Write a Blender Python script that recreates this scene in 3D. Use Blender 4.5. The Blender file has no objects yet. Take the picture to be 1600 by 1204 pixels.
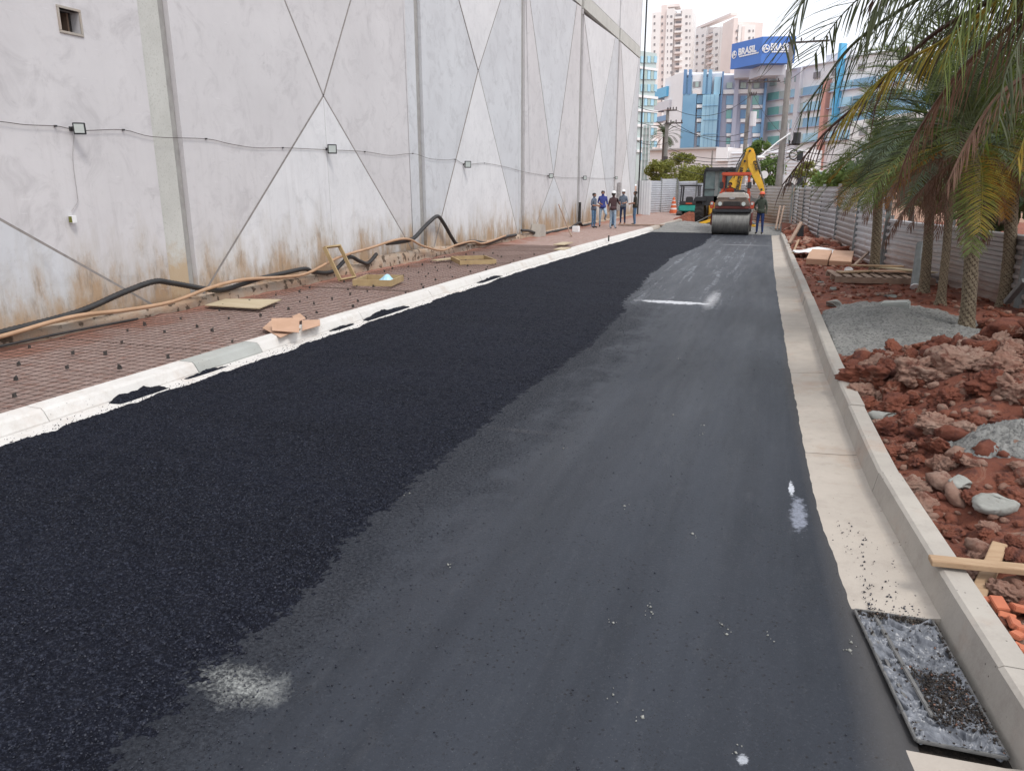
import bpy, bmesh, math, random
import numpy as np
from mathutils import Vector, Matrix, Euler
R = math.radians
random.seed(7); rng = np.random.default_rng(7)
S = bpy.context.scene
COL = S.collection

# ------------------------------------------------------------------ camera, sky, sun, exposure
CAM_H = 2.2; F_PX = 1155.0
PITCH = math.atan((602 - 288) / F_PX)
YAW = math.atan((1222 - 800) / math.hypot(F_PX, 314))
cam = bpy.data.objects.new('camera', bpy.data.cameras.new('camera')); COL.objects.link(cam)
cam.location = (0, 0, CAM_H)
cam.rotation_euler = Euler((math.pi/2 - PITCH, 0, YAW), 'XYZ')
cam.data.sensor_width = 36; cam.data.lens = 36 * F_PX / 1600
cam.data.clip_start = 0.05; cam.data.clip_end = 3000
S.camera = cam
SUN_EL, SUN_AZ = 58, 125      # azimuth measured clockwise from +Y
W = bpy.data.worlds.new('World'); S.world = W; W.use_nodes = True
wn, wl = W.node_tree.nodes, W.node_tree.links
wn.clear()
out = wn.new('ShaderNodeOutputWorld'); bg = wn.new('ShaderNodeBackground')
sky = wn.new('ShaderNodeTexSky'); sky.sky_type = 'NISHITA'; sky.sun_disc = False
sky.sun_elevation = R(SUN_EL); sky.sun_rotation = R(SUN_AZ); sky.dust_density = 4; sky.air_density = 1
hs = wn.new('ShaderNodeHueSaturation'); hs.inputs['Saturation'].default_value = 0.35
mixs = wn.new('ShaderNodeMix'); mixs.data_type = 'RGBA'; mixs.inputs[0].default_value = 0.72
mixs.inputs['B'].default_value = (11.0, 11.4, 12.2, 1)       # even cloud layer
wl.new(sky.outputs[0], hs.inputs['Color']); wl.new(hs.outputs[0], mixs.inputs['A'])
wl.new(mixs.outputs['Result'], bg.inputs[0]); bg.inputs[1].default_value = 0.10
wl.new(bg.outputs[0], out.inputs[0])
sd = bpy.data.lights.new('sun', 'SUN'); sun = bpy.data.objects.new('sun', sd); COL.objects.link(sun)
sd.energy = 1.3; sd.angle = R(14); sd.color = (1, .96, .9)
_az, _el = R(SUN_AZ), R(SUN_EL)
sv = Vector((math.sin(_az)*math.cos(_el), math.cos(_az)*math.cos(_el), math.sin(_el)))
sun.rotation_euler = sv.to_track_quat('Z', 'Y').to_euler(); sun.location = (20, -20, 40)
vs = S.view_settings
vs.view_transform = 'Standard'; vs.look = 'None'; vs.gamma = 1; vs.exposure = 0.40; vs.use_curve_mapping = False
S.cycles.max_bounces = 5; S.cycles.diffuse_bounces = 3; S.cycles.glossy_bounces = 2
S.cycles.transparent_max_bounces = 6

# ------------------------------------------------------------------ measuring helpers (photo sightings -> metres)
def ray(px, py):
    r = (px-800)/F_PX; u = (602-py)/F_PX
    cp, sp, cy, sy = math.cos(PITCH), math.sin(PITCH), math.cos(YAW), math.sin(YAW)
    fy = cp + u*sp; fz = -sp + u*cp
    return Vector((r*cy - fy*sy, r*sy + fy*cy, fz))
C0 = Vector((0, 0, CAM_H))
def onz(px, py, z=0.0):
    d = ray(px, py); return C0 + d*((z-CAM_H)/d.z)
def onx(px, py, x):
    d = ray(px, py); return C0 + d*(x/d.x)
def ony(px, py, y):
    d = ray(px, py); return C0 + d*(y/d.y)

# ------------------------------------------------------------------ numpy noise
def _h(ix, iy, iz, s):
    n = (ix*374761393 + iy*668265263 + iz*2147483647 + s*974634777) & 0xffffffff
    n = ((n ^ (n >> 13))*1274126177) & 0xffffffff
    n = ((n ^ (n >> 15))*2246822519) & 0xffffffff
    return ((n ^ (n >> 16)) & 0xffffff)/16777215.0
def vnoise(p, s=0):
    p = np.asarray(p, float); i = np.floor(p).astype(np.int64); f = p - i; f = f*f*(3-2*f)
    x, y, z = i[..., 0], i[..., 1], i[..., 2]; fx, fy, fz = f[..., 0], f[..., 1], f[..., 2]
    r = 0
    for a in (0, 1):
        for b in (0, 1):
            for c in (0, 1):
                r = r + _h(x+a, y+b, z+c, s)*(fx if a else 1-fx)*(fy if b else 1-fy)*(fz if c else 1-fz)
    return r*2-1
def fbm(p, o=4, s=0, g=.5):
    p = np.asarray(p, float); a = 1; r = 0; t = 0
    for k in range(o):
        r = r + a*vnoise(p*(2**k), s+k*17); t += a; a *= g
    return r/t
def sstep(a, b, x):
    t = np.clip((x-a)/(b-a), 0, 1); return t*t*(3-2*t)

# ------------------------------------------------------------------ mesh helpers
def tag(o, label=None, cat=None, group=None, kind=None):
    if label: o['label'] = label
    if cat: o['category'] = cat
    if group: o['group'] = group
    if kind: o['kind'] = kind
    return o
def wloc(o):
    v = Vector((0, 0, 0))
    while o is not None: v += o.location; o = o.parent
    return v
def empty(name, loc, label=None, cat=None, group=None, kind=None, rz=0):
    o = bpy.data.objects.new(name, None); COL.objects.link(o); o.location = loc; o.rotation_euler.z = rz
    o.empty_display_size = .2
    return tag(o, label, cat, group, kind)
class MB:
    def __init__(s): s.v = []; s.f = []; s.m = []; s.n = 0
    def add(s, V, Fc, mi=0):
        V = np.asarray(V, float).reshape(-1, 3); s.v.append(V)
        for f in Fc: s.f.append(tuple(int(i)+s.n for i in f)); s.m.append(mi)
        s.n += len(V); return s
    def box(s, a, b, mi=0, M=None, taper=0):
        x0, y0, z0 = a; x1, y1, z1 = b; t = taper
        V = [(x0, y0, z0), (x1, y0, z0), (x1, y1, z0), (x0, y1, z0), (x0+t, y0+t, z1), (x1-t, y0+t, z1), (x1-t, y1-t, z1), (x0+t, y1-t, z1)]
        if M is not None: V = [M @ Vector(q) for q in V]
        return s.add(V, [(3, 2, 1, 0), (4, 5, 6, 7), (0, 1, 5, 4), (1, 2, 6, 5), (2, 3, 7, 6), (3, 0, 4, 7)], mi)
    def bar(s, p, q, w, h, mi=0, up=(0, 0, 1)):
        p, q = Vector(p), Vector(q); d = (q-p); L = d.length; d.normalize(); u = Vector(up)
        if abs(d.dot(u)) > .98: u = Vector((0, 1, 0))
        x = d.cross(u).normalized(); z = x.cross(d)
        M = Matrix.Translation(p) @ Matrix((x, d, z)).transposed().to_4x4()
        return s.box((-w/2, 0, -h/2), (w/2, L, h/2), mi, M)
    def tube(s, P, r, n=8, mi=0, cap=True):
        P = [Vector(p) for p in P]; rr = r if hasattr(r, '__len__') else [r]*len(P)
        V = []; Fc = []; ref = None
        for i, p in enumerate(P):
            d = (P[min(i+1, len(P)-1)] - P[max(i-1, 0)])
            d = d.normalized() if d.length > 0 else Vector((0, 0, 1))
            if ref is None: ref = Vector((0, 0, 1)) if abs(d.z) < .9 else Vector((1, 0, 0))
            x = ref.cross(d)
            x = x.normalized() if x.length > 1e-6 else Vector((1, 0, 0)); y = d.cross(x); ref = y if abs(y.dot(d)) < .9 else ref
            for k in range(n):
                a = 2*math.pi*k/n; V.append(p + (x*math.cos(a) + y*math.sin(a))*rr[i])
        for i in range(len(P)-1):
            for k in range(n):
                a = i*n+k; b = i*n+(k+1) % n; Fc.append((a, b, b+n, a+n))
        if cap: Fc.append(tuple(range(n-1, -1, -1))); Fc.append(tuple((len(P)-1)*n+k for k in range(n)))
        return s.add(V, Fc, mi)
    def prism(s, poly, axis, a, b, mi=0):
        # poly in the two other axes (order x,y / x,z / y,z), extruded along axis from a to b
        def mk(p, t): return {'x': (t, p[0], p[1]), 'y': (p[0], t, p[1]), 'z': (p[0], p[1], t)}[axis]
        n = len(poly); V = [mk(p, a) for p in poly] + [mk(p, b) for p in poly]
        Fc = [tuple(range(n-1, -1, -1)), tuple(range(n, 2*n))] + [(i, (i+1) % n, (i+1) % n+n, i+n) for i in range(n)]
        return s.add(V, Fc, mi)
    def ball(s, c, r, n=8, mi=0, sc=(1, 1, 1)):
        V = []; Fc = []; m = n//2+1
        for i in range(m+1):
            t = math.pi*i/m
            for k in range(n):
                a = 2*math.pi*k/n
                V.append((c[0]+r*sc[0]*math.sin(t)*math.cos(a), c[1]+r*sc[1]*math.sin(t)*math.sin(a), c[2]+r*sc[2]*math.cos(t)))
        for i in range(m):
            for k in range(n): Fc.append((i*n+k, (i+1)*n+k, (i+1)*n+(k+1) % n, i*n+(k+1) % n))
        return s.add(V, Fc, mi)
    def build(s, name, mats, parent=None, smooth=False, local=False, origin=None, bevel=0, fixn=True):
        V = np.concatenate(s.v); loc = Vector((0, 0, 0))
        if not local:
            if parent is not None: V = V - np.array(wloc(parent))
            else:
                loc = Vector(origin) if origin is not None else Vector(((V[:, 0].min()+V[:, 0].max())/2, (V[:, 1].min()+V[:, 1].max())/2, V[:, 2].min()))
                V = V - np.array(loc)
        me = bpy.data.meshes.new(name); me.from_pydata(V.tolist(), [], s.f)
        if not isinstance(mats, (list, tuple)): mats = [mats]
        for m in mats: me.materials.append(m)
        if len(mats) > 1: me.polygons.foreach_set('material_index', s.m)
        if fixn and len(s.f) < 60000:
            bm = bmesh.new(); bm.from_mesh(me); bmesh.ops.recalc_face_normals(bm, faces=bm.faces)
            if bevel: bmesh.ops.bevel(bm, geom=[e for e in bm.edges if len(e.link_faces) == 2 and e.calc_face_angle(0) > .6], offset=bevel, segments=2, affect='EDGES', clamp_overlap=True)
            bm.to_mesh(me); bm.free()
        if smooth: me.polygons.foreach_set('use_smooth', [True]*len(me.polygons))
        o = bpy.data.objects.new(name, me); COL.objects.link(o); o.parent = parent; o.location = loc
        return o
def quick_mesh(name, V, F4, mats, parent=None, smooth=False, mi=None, loc=(0, 0, 0)):
    V = np.asarray(V, np.float32); F4 = np.asarray(F4, np.int32); k = F4.shape[1]
    me = bpy.data.meshes.new(name); me.vertices.add(len(V)); me.vertices.foreach_set('co', V.ravel())
    me.loops.add(F4.size); me.loops.foreach_set('vertex_index', F4.ravel())
    me.polygons.add(len(F4)); me.polygons.foreach_set('loop_start', np.arange(0, F4.size, k, dtype=np.int32))
    me.polygons.foreach_set('loop_total', np.full(len(F4), k, np.int32))
    if not isinstance(mats, (list, tuple)): mats = [mats]
    for m in mats: me.materials.append(m)
    if mi is not None: me.polygons.foreach_set('material_index', np.asarray(mi, np.int32))
    if smooth: me.polygons.foreach_set('use_smooth', np.ones(len(F4), bool))
    me.update(calc_edges=True); me.validate()
    o = bpy.data.objects.new(name, me); COL.objects.link(o); o.parent = parent; o.location = loc
    return o
def gridmesh(name, X, Y, Z, mat, parent=None, smooth=True, keep=None):
    n, m = X.shape; V = np.stack([X, Y, Z], -1).reshape(-1, 3)
    i = np.arange(n-1)[:, None]*m + np.arange(m-1)[None, :]
    Fq = np.stack([i, i+1, i+m+1, i+m], -1).reshape(-1, 4)
    e1 = V[Fq[0, 1]]-V[Fq[0, 0]]; e2 = V[Fq[0, 3]]-V[Fq[0, 0]]
    if np.cross(e1, e2)[2] < 0: Fq = Fq[:, ::-1]
    if keep is not None: Fq = Fq[keep[:-1, :-1].reshape(-1)]
    return quick_mesh(name, V, Fq, mat, parent, smooth)
def interp(pts):
    a = np.array(sorted(pts)); return lambda y: np.interp(y, a[:, 0], a[:, 1])
def smoothpath(P, k=6):
    P = [Vector(p) for p in P]; o = []
    for i in range(len(P)-1):
        p0, p1, p2, p3 = P[max(i-1, 0)], P[i], P[i+1], P[min(i+2, len(P)-1)]
        for j in range(k):
            t = j/k
            o.append(.5*((2*p1)+(p2-p0)*t+(2*p0-5*p1+4*p2-p3)*t*t+(3*p1-p0-3*p2+p3)*t**3))
    o.append(P[-1]); return o

# ------------------------------------------------------------------ materials
class NT:
    def __init__(s, name):
        s.m = bpy.data.materials.new(name); s.m.use_nodes = True; s.n = s.m.node_tree.nodes; s.l = s.m.node_tree.links
        s.b = s.n['Principled BSDF']; g = s.n.new('ShaderNodeNewGeometry'); s.pos = g.outputs['Position']
    def ln(s, a, b):
        if hasattr(a, 'links') or isinstance(a, bpy.types.NodeSocket): s.l.new(a, b)
        else: b.default_value = a
    def mapv(s, sc=(1, 1, 1), src=None):
        m = s.n.new('ShaderNodeMapping'); m.inputs['Scale'].default_value = sc; s.l.new(src or s.pos, m.inputs[0]); return m.outputs[0]
    def noise(s, scale, detail=5, rough=.55, sc=(1, 1, 1), dist=0, src=None):
        t = s.n.new('ShaderNodeTexNoise'); t.inputs['Scale'].default_value = scale; t.inputs['Detail'].default_value = detail
        t.inputs['Roughness'].default_value = rough; t.inputs['Distortion'].default_value = dist
        s.l.new(s.mapv(sc, src), t.inputs['Vector']); return t.outputs[0]
    def vor(s, scale, feat='F1', sc=(1, 1, 1), o='Distance'):
        t = s.n.new('ShaderNodeTexVoronoi'); t.feature = feat; t.inputs['Scale'].default_value = scale
        s.l.new(s.mapv(sc), t.inputs['Vector']); return t.outputs[o]
    def rng(s, v, a, b, c=0, d=1):
        m = s.n.new('ShaderNodeMapRange'); m.inputs[1].default_value = a; m.inputs[2].default_value = b
        m.inputs[3].default_value = c; m.inputs[4].default_value = d; s.l.new(v, m.inputs[0]); return m.outputs[0]
    def math(s, op, a, b=0.0):
        m = s.n.new('ShaderNodeMath'); m.operation = op; s.ln(a, m.inputs[0]); s.ln(b, m.inputs[1]); return m.outputs[0]
    def mix(s, f, a, b):
        m = s.n.new('ShaderNodeMix'); m.data_type = 'RGBA'; s.ln(f, m.inputs[0])
        for v, k in ((a, 'A'), (b, 'B')):
            if isinstance(v, tuple): m.inputs[k].default_value = (*v[:3], 1)
            else: s.l.new(v, m.inputs[k])
        return m.outputs['Result']
    def sep(s):
        m = s.n.new('ShaderNodeSeparateXYZ'); s.l.new(s.pos, m.inputs[0]); return m.outputs
    def fin(s, col=None, rough=.8, metal=0, bump=None, bs=.3, bd=.01, spec=None):
        if col is not None:
            if isinstance(col, tuple): s.b.inputs['Base Color'].default_value = (*col[:3], 1)
            else: s.l.new(col, s.b.inputs['Base Color'])
        s.ln(rough, s.b.inputs['Roughness']); s.b.inputs['Metallic'].default_value = metal
        if spec is not None: s.b.inputs['Specular IOR Level'].default_value = spec
        if bump is not None:
            b = s.n.new('ShaderNodeBump'); b.inputs['Strength'].default_value = bs; b.inputs['Distance'].default_value = bd
            s.l.new(bump, b.inputs['Height']); s.l.new(b.outputs[0], s.b.inputs['Normal'])
        return s.m
def mk(name, c1, c2=None, scale=3, rough=.8, metal=0, bscale=60, bs=.3, bd=.005, c3=None, s3=25, t3=.62, sc=(1, 1, 1), spec=None):
    t = NT(name); c2 = c2 or tuple(x*.75 for x in c1)
    col = t.mix(t.rng(t.noise(scale, sc=sc), .35, .65), c1, c2)
    if c3: col = t.mix(t.rng(t.noise(s3, 3), t3, t3+.06), col, c3)
    return t.fin(col, rough, metal, t.noise(bscale, 4), bs, bd, spec)

M = {}
def wall_mat(name, a, b, c):
    t = NT(name); x, y, z = t.sep()
    base = t.mix(t.rng(t.noise(.7, 7, .65), .35, .65), a, b)
    base = t.mix(t.rng(t.noise(1.9, 8, .72, dist=.9), .50, .68, 0, .8), base, c)
    base = t.mix(t.math('MULTIPLY', t.rng(t.noise(6, 7, .75, dist=1.2), .56, .70, 0, .5), t.rng(t.noise(.8, 3), .48, .6)), base, tuple(q*.72 for q in c))
    streak = t.math('MULTIPLY', t.rng(t.noise(2.2, 6, .7, sc=(1, 3.5, .25)), .52, .78), t.rng(z, .3, 4.0, .40, .04))
    base = t.mix(streak, base, (.33, .31, .30))
    edge = t.math('ADD', z, t.rng(t.noise(1.1, 8, .7, sc=(1, 1.4, .5)), .3, .7, .75, -.75))
    base = t.mix(t.rng(edge, 1.5, .5, 0, .6), base, (.44, .40, .34))
    base = t.mix(t.rng(edge, .95, .2, 0, .9), base, (.40, .265, .155))
    mould = t.math('MULTIPLY', t.rng(t.noise(5, 8, .75, sc=(1, 2, .6)), .5, .62), t.rng(edge, 1.15, .5))
    base = t.mix(t.math('MULTIPLY', mould, .45), base, (.17, .15, .13))
    scr = t.rng(t.noise(9, 3, .5, sc=(1, .3, 3)), .70, .74, 0, .35)
    base = t.mix(scr, base, (.72, .71, .72))
    return t.fin(base, .9, 0, t.noise(9, 8, .7), .22, .02)
M['wall'] = wall_mat('plaster_grey', (.605, .62, .645), (.55, .56, .585), (.455, .46, .48))
M['wall_pink'] = wall_mat('plaster_pinkish', (.62, .605, .615), (.565, .55, .56), (.475, .46, .47))
M['wall_white'] = wall_mat('plaster_white', (.71, .71, .725), (.65, .65, .665), (.57, .57, .585))
def pillar_mat():
    t = NT('pillar_concrete'); x, y, z = t.sep()
    base = t.mix(t.rng(t.noise(1.5, 6, .6), .35, .65), (.56, .56, .53), (.49, .49, .46))
    base = t.mix(t.rng(t.noise(34, 4, .7), .56, .66, 0, .55), base, (.34, .34, .30))
    e = t.math('ADD', z, t.rng(t.noise(3, 6, .7), .3, .7, .3, -.3))
    base = t.mix(t.rng(e, 1.25, .75, 0, .75), base, (.48, .33, .18))
    base = t.mix(t.rng(e, .55, .2, 0, .5), base, (.36, .21, .11))
    return t.fin(base, .9, 0, t.noise(40, 6, .7), .6, .01)
M['pillar'] = pillar_mat()
M['plinth'] = mk('plinth_earth_stained', (.42, .29, .20), (.40, .34, .28), 2.5, .92, bscale=18, bs=.7, bd=.03, c3=(.12, .085, .06), s3=6, t3=.56)
M['groove'] = mk('joint_dark', (.15, .14, .135), bscale=20)
M['filler'] = mk('joint_filler', (.36, .355, .34), (.30, .29, .28), 6, .9, bscale=30, bs=.6)

def road_mat():
    t = NT('compacted_asphalt'); x, y, z = t.sep()
    base = t.mix(t.rng(t.noise(1.3, 6, .6, sc=(1, .35, 1)), .35, .65), (.015, .0185, .026), (.024, .028, .038))  # blue of the reflected sky is tinted into these base colours
    lane = t.rng(t.noise(2.4, 4, .6, sc=(1, .04, 1)), .42, .62)
    base = t.mix(t.math('MULTIPLY', lane, .5), base, (.036, .042, .055))
    # dusty light wear
    dust = t.math('MULTIPLY', t.rng(t.noise(6, 7, .75, sc=(1.6, .5, 1)), .54, .72), .22)
    base = t.mix(dust, base, (.075, .077, .085))
    # pits
    pit = t.math('MULTIPLY', t.rng(t.vor(26), .22, .10), t.rng(t.noise(2.1, 4), .44, .56))
    base = t.mix(pit, base, (.010, .010, .013))
    pit2 = t.math('MULTIPLY', t.rng(t.vor(75), .3, .15), t.rng(t.noise(5, 4), .46, .58))
    base = t.mix(pit2, base, (.014, .014, .017))
    lt = t.math('MULTIPLY', t.rng(t.vor(60, sc=(1, .8, 1)), .10, .05), t.rng(t.noise(3.3, 3), .5, .6))
    base = t.mix(t.math('MULTIPLY', lt, .5), base, (.28, .28, .27))
    # powdery release marks further up (roller passes)
    reg = t.math('MULTIPLY', t.math('MULTIPLY', t.rng(t.math('ADD', y, t.rng(t.noise(2.2, 3), .3, .7, -.35, .35)), 13.9, 14.15), t.rng(y, 36, 33)),
                 t.math('MULTIPLY', t.rng(x, -3.3, -2.9), t.rng(x, -.55, -1.0)))
    sk = t.math('MULTIPLY', t.rng(t.noise(6.5, 3, .7, sc=(1, .05, 1), dist=.2), .54, .62), t.rng(t.noise(9, 5, .8, sc=(1, .5, 1)), .44, .58))
    sk2 = t.rng(t.noise(7, 5, .8, sc=(.25, 1, 1)), .62, .72)
    base = t.mix(t.math('MULTIPLY', t.math('MULTIPLY', reg, t.math('MAXIMUM', sk, sk2)), .8), base, (.27, .285, .32))
    base = t.mix(t.math('MULTIPLY', reg, .35), base, (.075, .08, .09))
    def patch(cx, cy, rx, ry, s, amt, c, lo=.15, hi=1.25):
        nonlocal base
        dx = t.math('DIVIDE', t.math('SUBTRACT', x, cx), rx); dy = t.math('DIVIDE', t.math('SUBTRACT', y, cy), ry)
        d = t.math('SQRT', t.math('ADD', t.math('MULTIPLY', dx, dx), t.math('MULTIPLY', dy, dy)))
        d = t.math('ADD', d, t.rng(t.noise(s, 7, .75), .25, .75, -.55, .55))
        base = t.mix(t.math('MULTIPLY', t.rng(d, hi, lo, 0, amt), t.rng(t.noise(60, 4, .7), .30, .55, .45, 1)), base, c)
    patch(-2.12, 2.30, .22, .12, 6, .85, (.40, .41, .39))
    patch(-2.25, 2.95, .35, .5, 22, .05, (.16, .15, .15))
    patch(-2.35, 4.6, .3, .9, 25, .05, (.14, .13, .13))
    patch(-2.1, 6.1, .4, .05, 18, .14, (.22, .20, .19))
    patch(-1.72, 14.32, .72, .20, 7, 1.0, (.62, .63, .66), .75, .95)
    patch(-1.1, 14.9, .12, 1.2, 9, .8, (.5, .5, .52))
    patch(-1.15, 29.2, 1.0, .15, 5, .6, (.42, .42, .43))
    patch(.30, 5.05, .060, .36, 16, .8, (.26, .28, .34), .55, .95); patch(.262, 5.5, .022, .16, 22, .95, (.55, .57, .62), .7, .95)
    patch(.05, 2.585, .026, .032, 40, .85, (.42, .44, .48), .6, .95)
    bx = t.math('ADD', t.math('ADD', x, 2.28), t.rng(t.noise(2.6, 6, .7, sc=(1, .6, 1)), .3, .7, -.38, .38))
    fin_ = t.math('MULTIPLY', t.math('MULTIPLY', t.rng(bx, .62, .08), t.rng(t.noise(48, 4, .7), .38, .60)), t.rng(y, 15, 11))
    base = t.mix(t.math('MULTIPLY', fin_, .85), base, (.008, .0095, .015))
    spk = t.rng(t.noise(70, 4, .75), .56, .70)
    base = t.mix(t.math('MULTIPLY', spk, .35), base, (.085, .092, .11))
    edge = t.math('SUBTRACT', x, t.rng(y, 3, 9, .58, .30))
    base = t.mix(t.rng(edge, -.12, .02, 0, .35), base, (.12, .105, .09))
    rough = t.rng(t.noise(1.6, 6, .7, sc=(1, .12, 1)), .35, .65, .48, .62)
    rough = t.math('ADD', rough, t.math('MULTIPLY', fin_, .4))
    return t.fin(base, rough, 0, t.math('ADD', t.math('ADD', t.noise(55, 5, .7), t.math('MULTIPLY', pit, -1.2)), t.math('MULTIPLY', t.math('MULTIPLY', fin_, t.noise(90, 3)), 3.0)), .45, .006, spec=.33)
M['road'] = road_mat()
def loose_mat():
    t = NT('loose_hot_asphalt')
    base = t.mix(t.rng(t.noise(1.1, 5, .6, sc=(.35, 1.2, 1)), .35, .65), (.0024, .0033, .0080), (.0054, .0068, .0140))  # bluish tint puts the sky's reflection into the asphalt colour
    base = t.mix(t.rng(t.noise(58, 3, .7), .50, .66, 0, .9), base, (.038, .043, .062))
    base = t.mix(t.rng(t.noise(23, 3, .6), .52, .62, 0, .5), base, (.0015, .002, .006))
    base = t.mix(t.rng(t.vor(85), .28, .1, 0, .65), base, (.030, .034, .055))
    base = t.mix(t.math('MULTIPLY', t.rng(t.vor(40), .09, .04), t.rng(t.noise(2.5), .48, .56)), base, (.13, .14, .18))
    return t.fin(base, .75, 0, t.math('ADD', t.vor(70), t.math('MULTIPLY', t.noise(160, 3), .5)), .9, .012, spec=.16)
M['loose'] = loose_mat()
M['grain'] = mk('asphalt_grain', (.008, .009, .016), (.045, .049, .068), 60, .5, bscale=200, spec=.4)
def concrete(name, a, b, c, rust=(.42, .27, .16), ramt=.4):
    t = NT(name)
    col = t.mix(t.rng(t.noise(1.6, 7, .65), .35, .65), a, b)
    col = t.mix(t.rng(t.noise(5, 7, .75), .5, .7, 0, .6), col, c)
    col = t.mix(t.rng(t.noise(.9, 5, .7), .54, .70, 0, ramt), col, rust)
    col = t.mix(t.math('MULTIPLY', t.rng(t.vor(22), .13, .06), t.rng(t.noise(4), .5, .6)), col, (.07, .065, .06))
    return t.fin(col, .85, 0, t.noise(35, 7, .7), .4, .008)
M['gutter'] = concrete('gutter_sandy_concrete', (.46, .41, .355), (.39, .345, .30), (.33, .285, .245), (.36, .24, .165), .55)
M['kerb'] = concrete('kerb_concrete', (.43, .395, .35), (.36, .33, .295), (.30, .265, .235), (.40, .23, .15), .4)
M['kerb_white'] = concrete('kerb_whitewash', (.66, .64, .615), (.60, .575, .545), (.50, .46, .42), (.46, .36, .29), .5)
M['kerb_grey'] = concrete('kerb_bare', (.40, .41, .39), (.34, .35, .33), (.30, .30, .28), (.4, .36, .3), .2)
def clay(name, a, b, c, d, amt):
    t = NT(name)
    col = t.mix(t.rng(t.noise(2.2, 8, .7), .38, .62), a, b)
    col = t.mix(t.rng(t.noise(7, 8, .75, dist=.5), .52, .62), col, d)
    col = t.mix(t.rng(t.noise(4.2, 7, .72, dist=.8), .58, .70, 0, amt), col, c)
    return t.fin(col, .95, 0, t.noise(24, 9, .8), 1.0, .035)
M['clay'] = clay('red_clay', (.28, .092, .052), (.20, .064, .040), (.40, .27, .20), (.11, .038, .028), .85)
M['clay_pale'] = clay('pale_clay', (.33, .17, .12), (.41, .27, .21), (.52, .42, .34), (.20, .080, .055), .95)
def clay2(*a):
    m = clay(*a); nt_ = m.node_tree; b = nt_.nodes['Principled BSDF']; src = b.inputs['Base Color'].links[0].from_socket
    g_ = nt_.nodes.new('ShaderNodeNewGeometry'); sx = nt_.nodes.new('ShaderNodeSeparateXYZ'); nt_.links.new(g_.outputs['Position'], sx.inputs[0])
    nz = nt_.nodes.new('ShaderNodeTexNoise'); nz.inputs['Scale'].default_value = 1.4; nz.inputs['Detail'].default_value = 7; nt_.links.new(g_.outputs['Position'], nz.inputs['Vector'])
    m1 = nt_.nodes.new('ShaderNodeMath'); m1.operation = 'MULTIPLY_ADD'; nt_.links.new(nz.outputs[0], m1.inputs[0]); m1.inputs[1].default_value = 1.8; nt_.links.new(sx.outputs[0], m1.inputs[2])
    mr = nt_.nodes.new('ShaderNodeMapRange'); mr.inputs[1].default_value = -8.0; mr.inputs[2].default_value = -8.5; mr.inputs[3].default_value = 0; mr.inputs[4].default_value = .8; nt_.links.new(m1.outputs[0], mr.inputs[0])
    mx_ = nt_.nodes.new('ShaderNodeMix'); mx_.data_type = 'RGBA'; nt_.links.new(mr.outputs[0], mx_.inputs[0]); nt_.links.new(src, mx_.inputs['A']); mx_.inputs['B'].default_value = (.30, .125, .08, 1)
    nt_.links.new(mx_.outputs['Result'], b.inputs['Base Color']); return m
M['dirt'] = clay2('trampled_dirt', (.40, .29, .255), (.33, .235, .205), (.46, .38, .34), (.29, .165, .13), .6)
M['dirt_far'] = clay('far_dirt', (.29, .155, .10), (.36, .22, .15), (.44, .35, .28), (.25, .13, .09), .5)
M['gravel'] = mk('grey_gravel', (.21, .21, .20), (.29, .285, .27), 3, .9, bscale=50, bs=1, bd=.02, c3=(.14, .14, .135), s3=30, t3=.52)
M['stone'] = mk('grey_stone', (.33, .33, .305), (.24, .24, .22), 7, .85, bscale=30, bs=.6, bd=.01, c3=(.20, .19, .17), s3=18)
M['rebar'] = mk('rusty_rebar', (.085, .062, .056), (.13, .085, .07), 20, .8)
M['spacer'] = mk('dark_spacer', (.05, .043, .04))
M['ply'] = mk('plywood', (.50, .42, .29), (.42, .34, .22), 3, .75, sc=(1, 6, 1))
M['wood'] = mk('timber', (.42, .29, .18), (.34, .22, .13), 5, .8, sc=(1, 8, 1), c3=(.2, .12, .07), s3=20, t3=.66)
M['wood_y'] = mk('yellow_timber', (.43, .32, .17), (.35, .25, .13), 5, .75)
M['wood_old'] = mk('old_timber', (.34, .24, .18), (.25, .17, .125), 6, .85)
M['card'] = mk('cardboard', (.52, .33, .23), (.46, .285, .19), 4, .85)
M['hose_black'] = mk('black_hose', (.018, .018, .02), (.035, .032, .03), 8, .5)
M['hose_tan'] = mk('tan_hose', (.46, .29, .18), (.38, .235, .14), 6, .6)
M['wire'] = mk('thin_wire', (.07, .055, .05))
M['cable'] = mk('line_cable', (.03, .03, .033))
M['black'] = mk('black_plastic', (.022, .023, .027), (.035, .036, .04), 10, .5)
M['lampglass'] = mk('lamp_glass', (.55, .60, .58), (.5, .55, .53), rough=.15, bs=0)
M['zinc'] = None
def zinc(name, a, b, stain, amt):
    t = NT(name); x, y, z = t.sep()
    col = t.mix(t.rng(t.noise(.8, 5), .35, .65), a, b)
    col = t.mix(t.rng(t.noise(3, 6, .7, sc=(1, 1, .4)), .52, .7, 0, .5), col, stain)
    e = t.math('ADD', z, t.rng(t.noise(1.5, 5), .3, .7, .5, -.5))
    col = t.mix(t.rng(e, .75, .1, 0, amt), col, (.33, .19, .13))
    return t.fin(col, .45, .35, t.noise(12, 4), .15, .01)
M['zinc'] = zinc('galvanised_sheet', (.56, .555, .57), (.48, .475, .49), (.37, .32, .30), .5)
M['zinc_light'] = zinc('light_sheet', (.68, .70, .74), (.60, .62, .66), (.5, .5, .53), .2)
M['zinc_brown'] = zinc('weathered_sheet', (.49, .465, .46), (.42, .39, .38), (.31, .25, .22), .6)
M['post'] = mk('steel_post', (.27, .285, .285), (.20, .215, .215), 5, .6, metal=.3)
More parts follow.
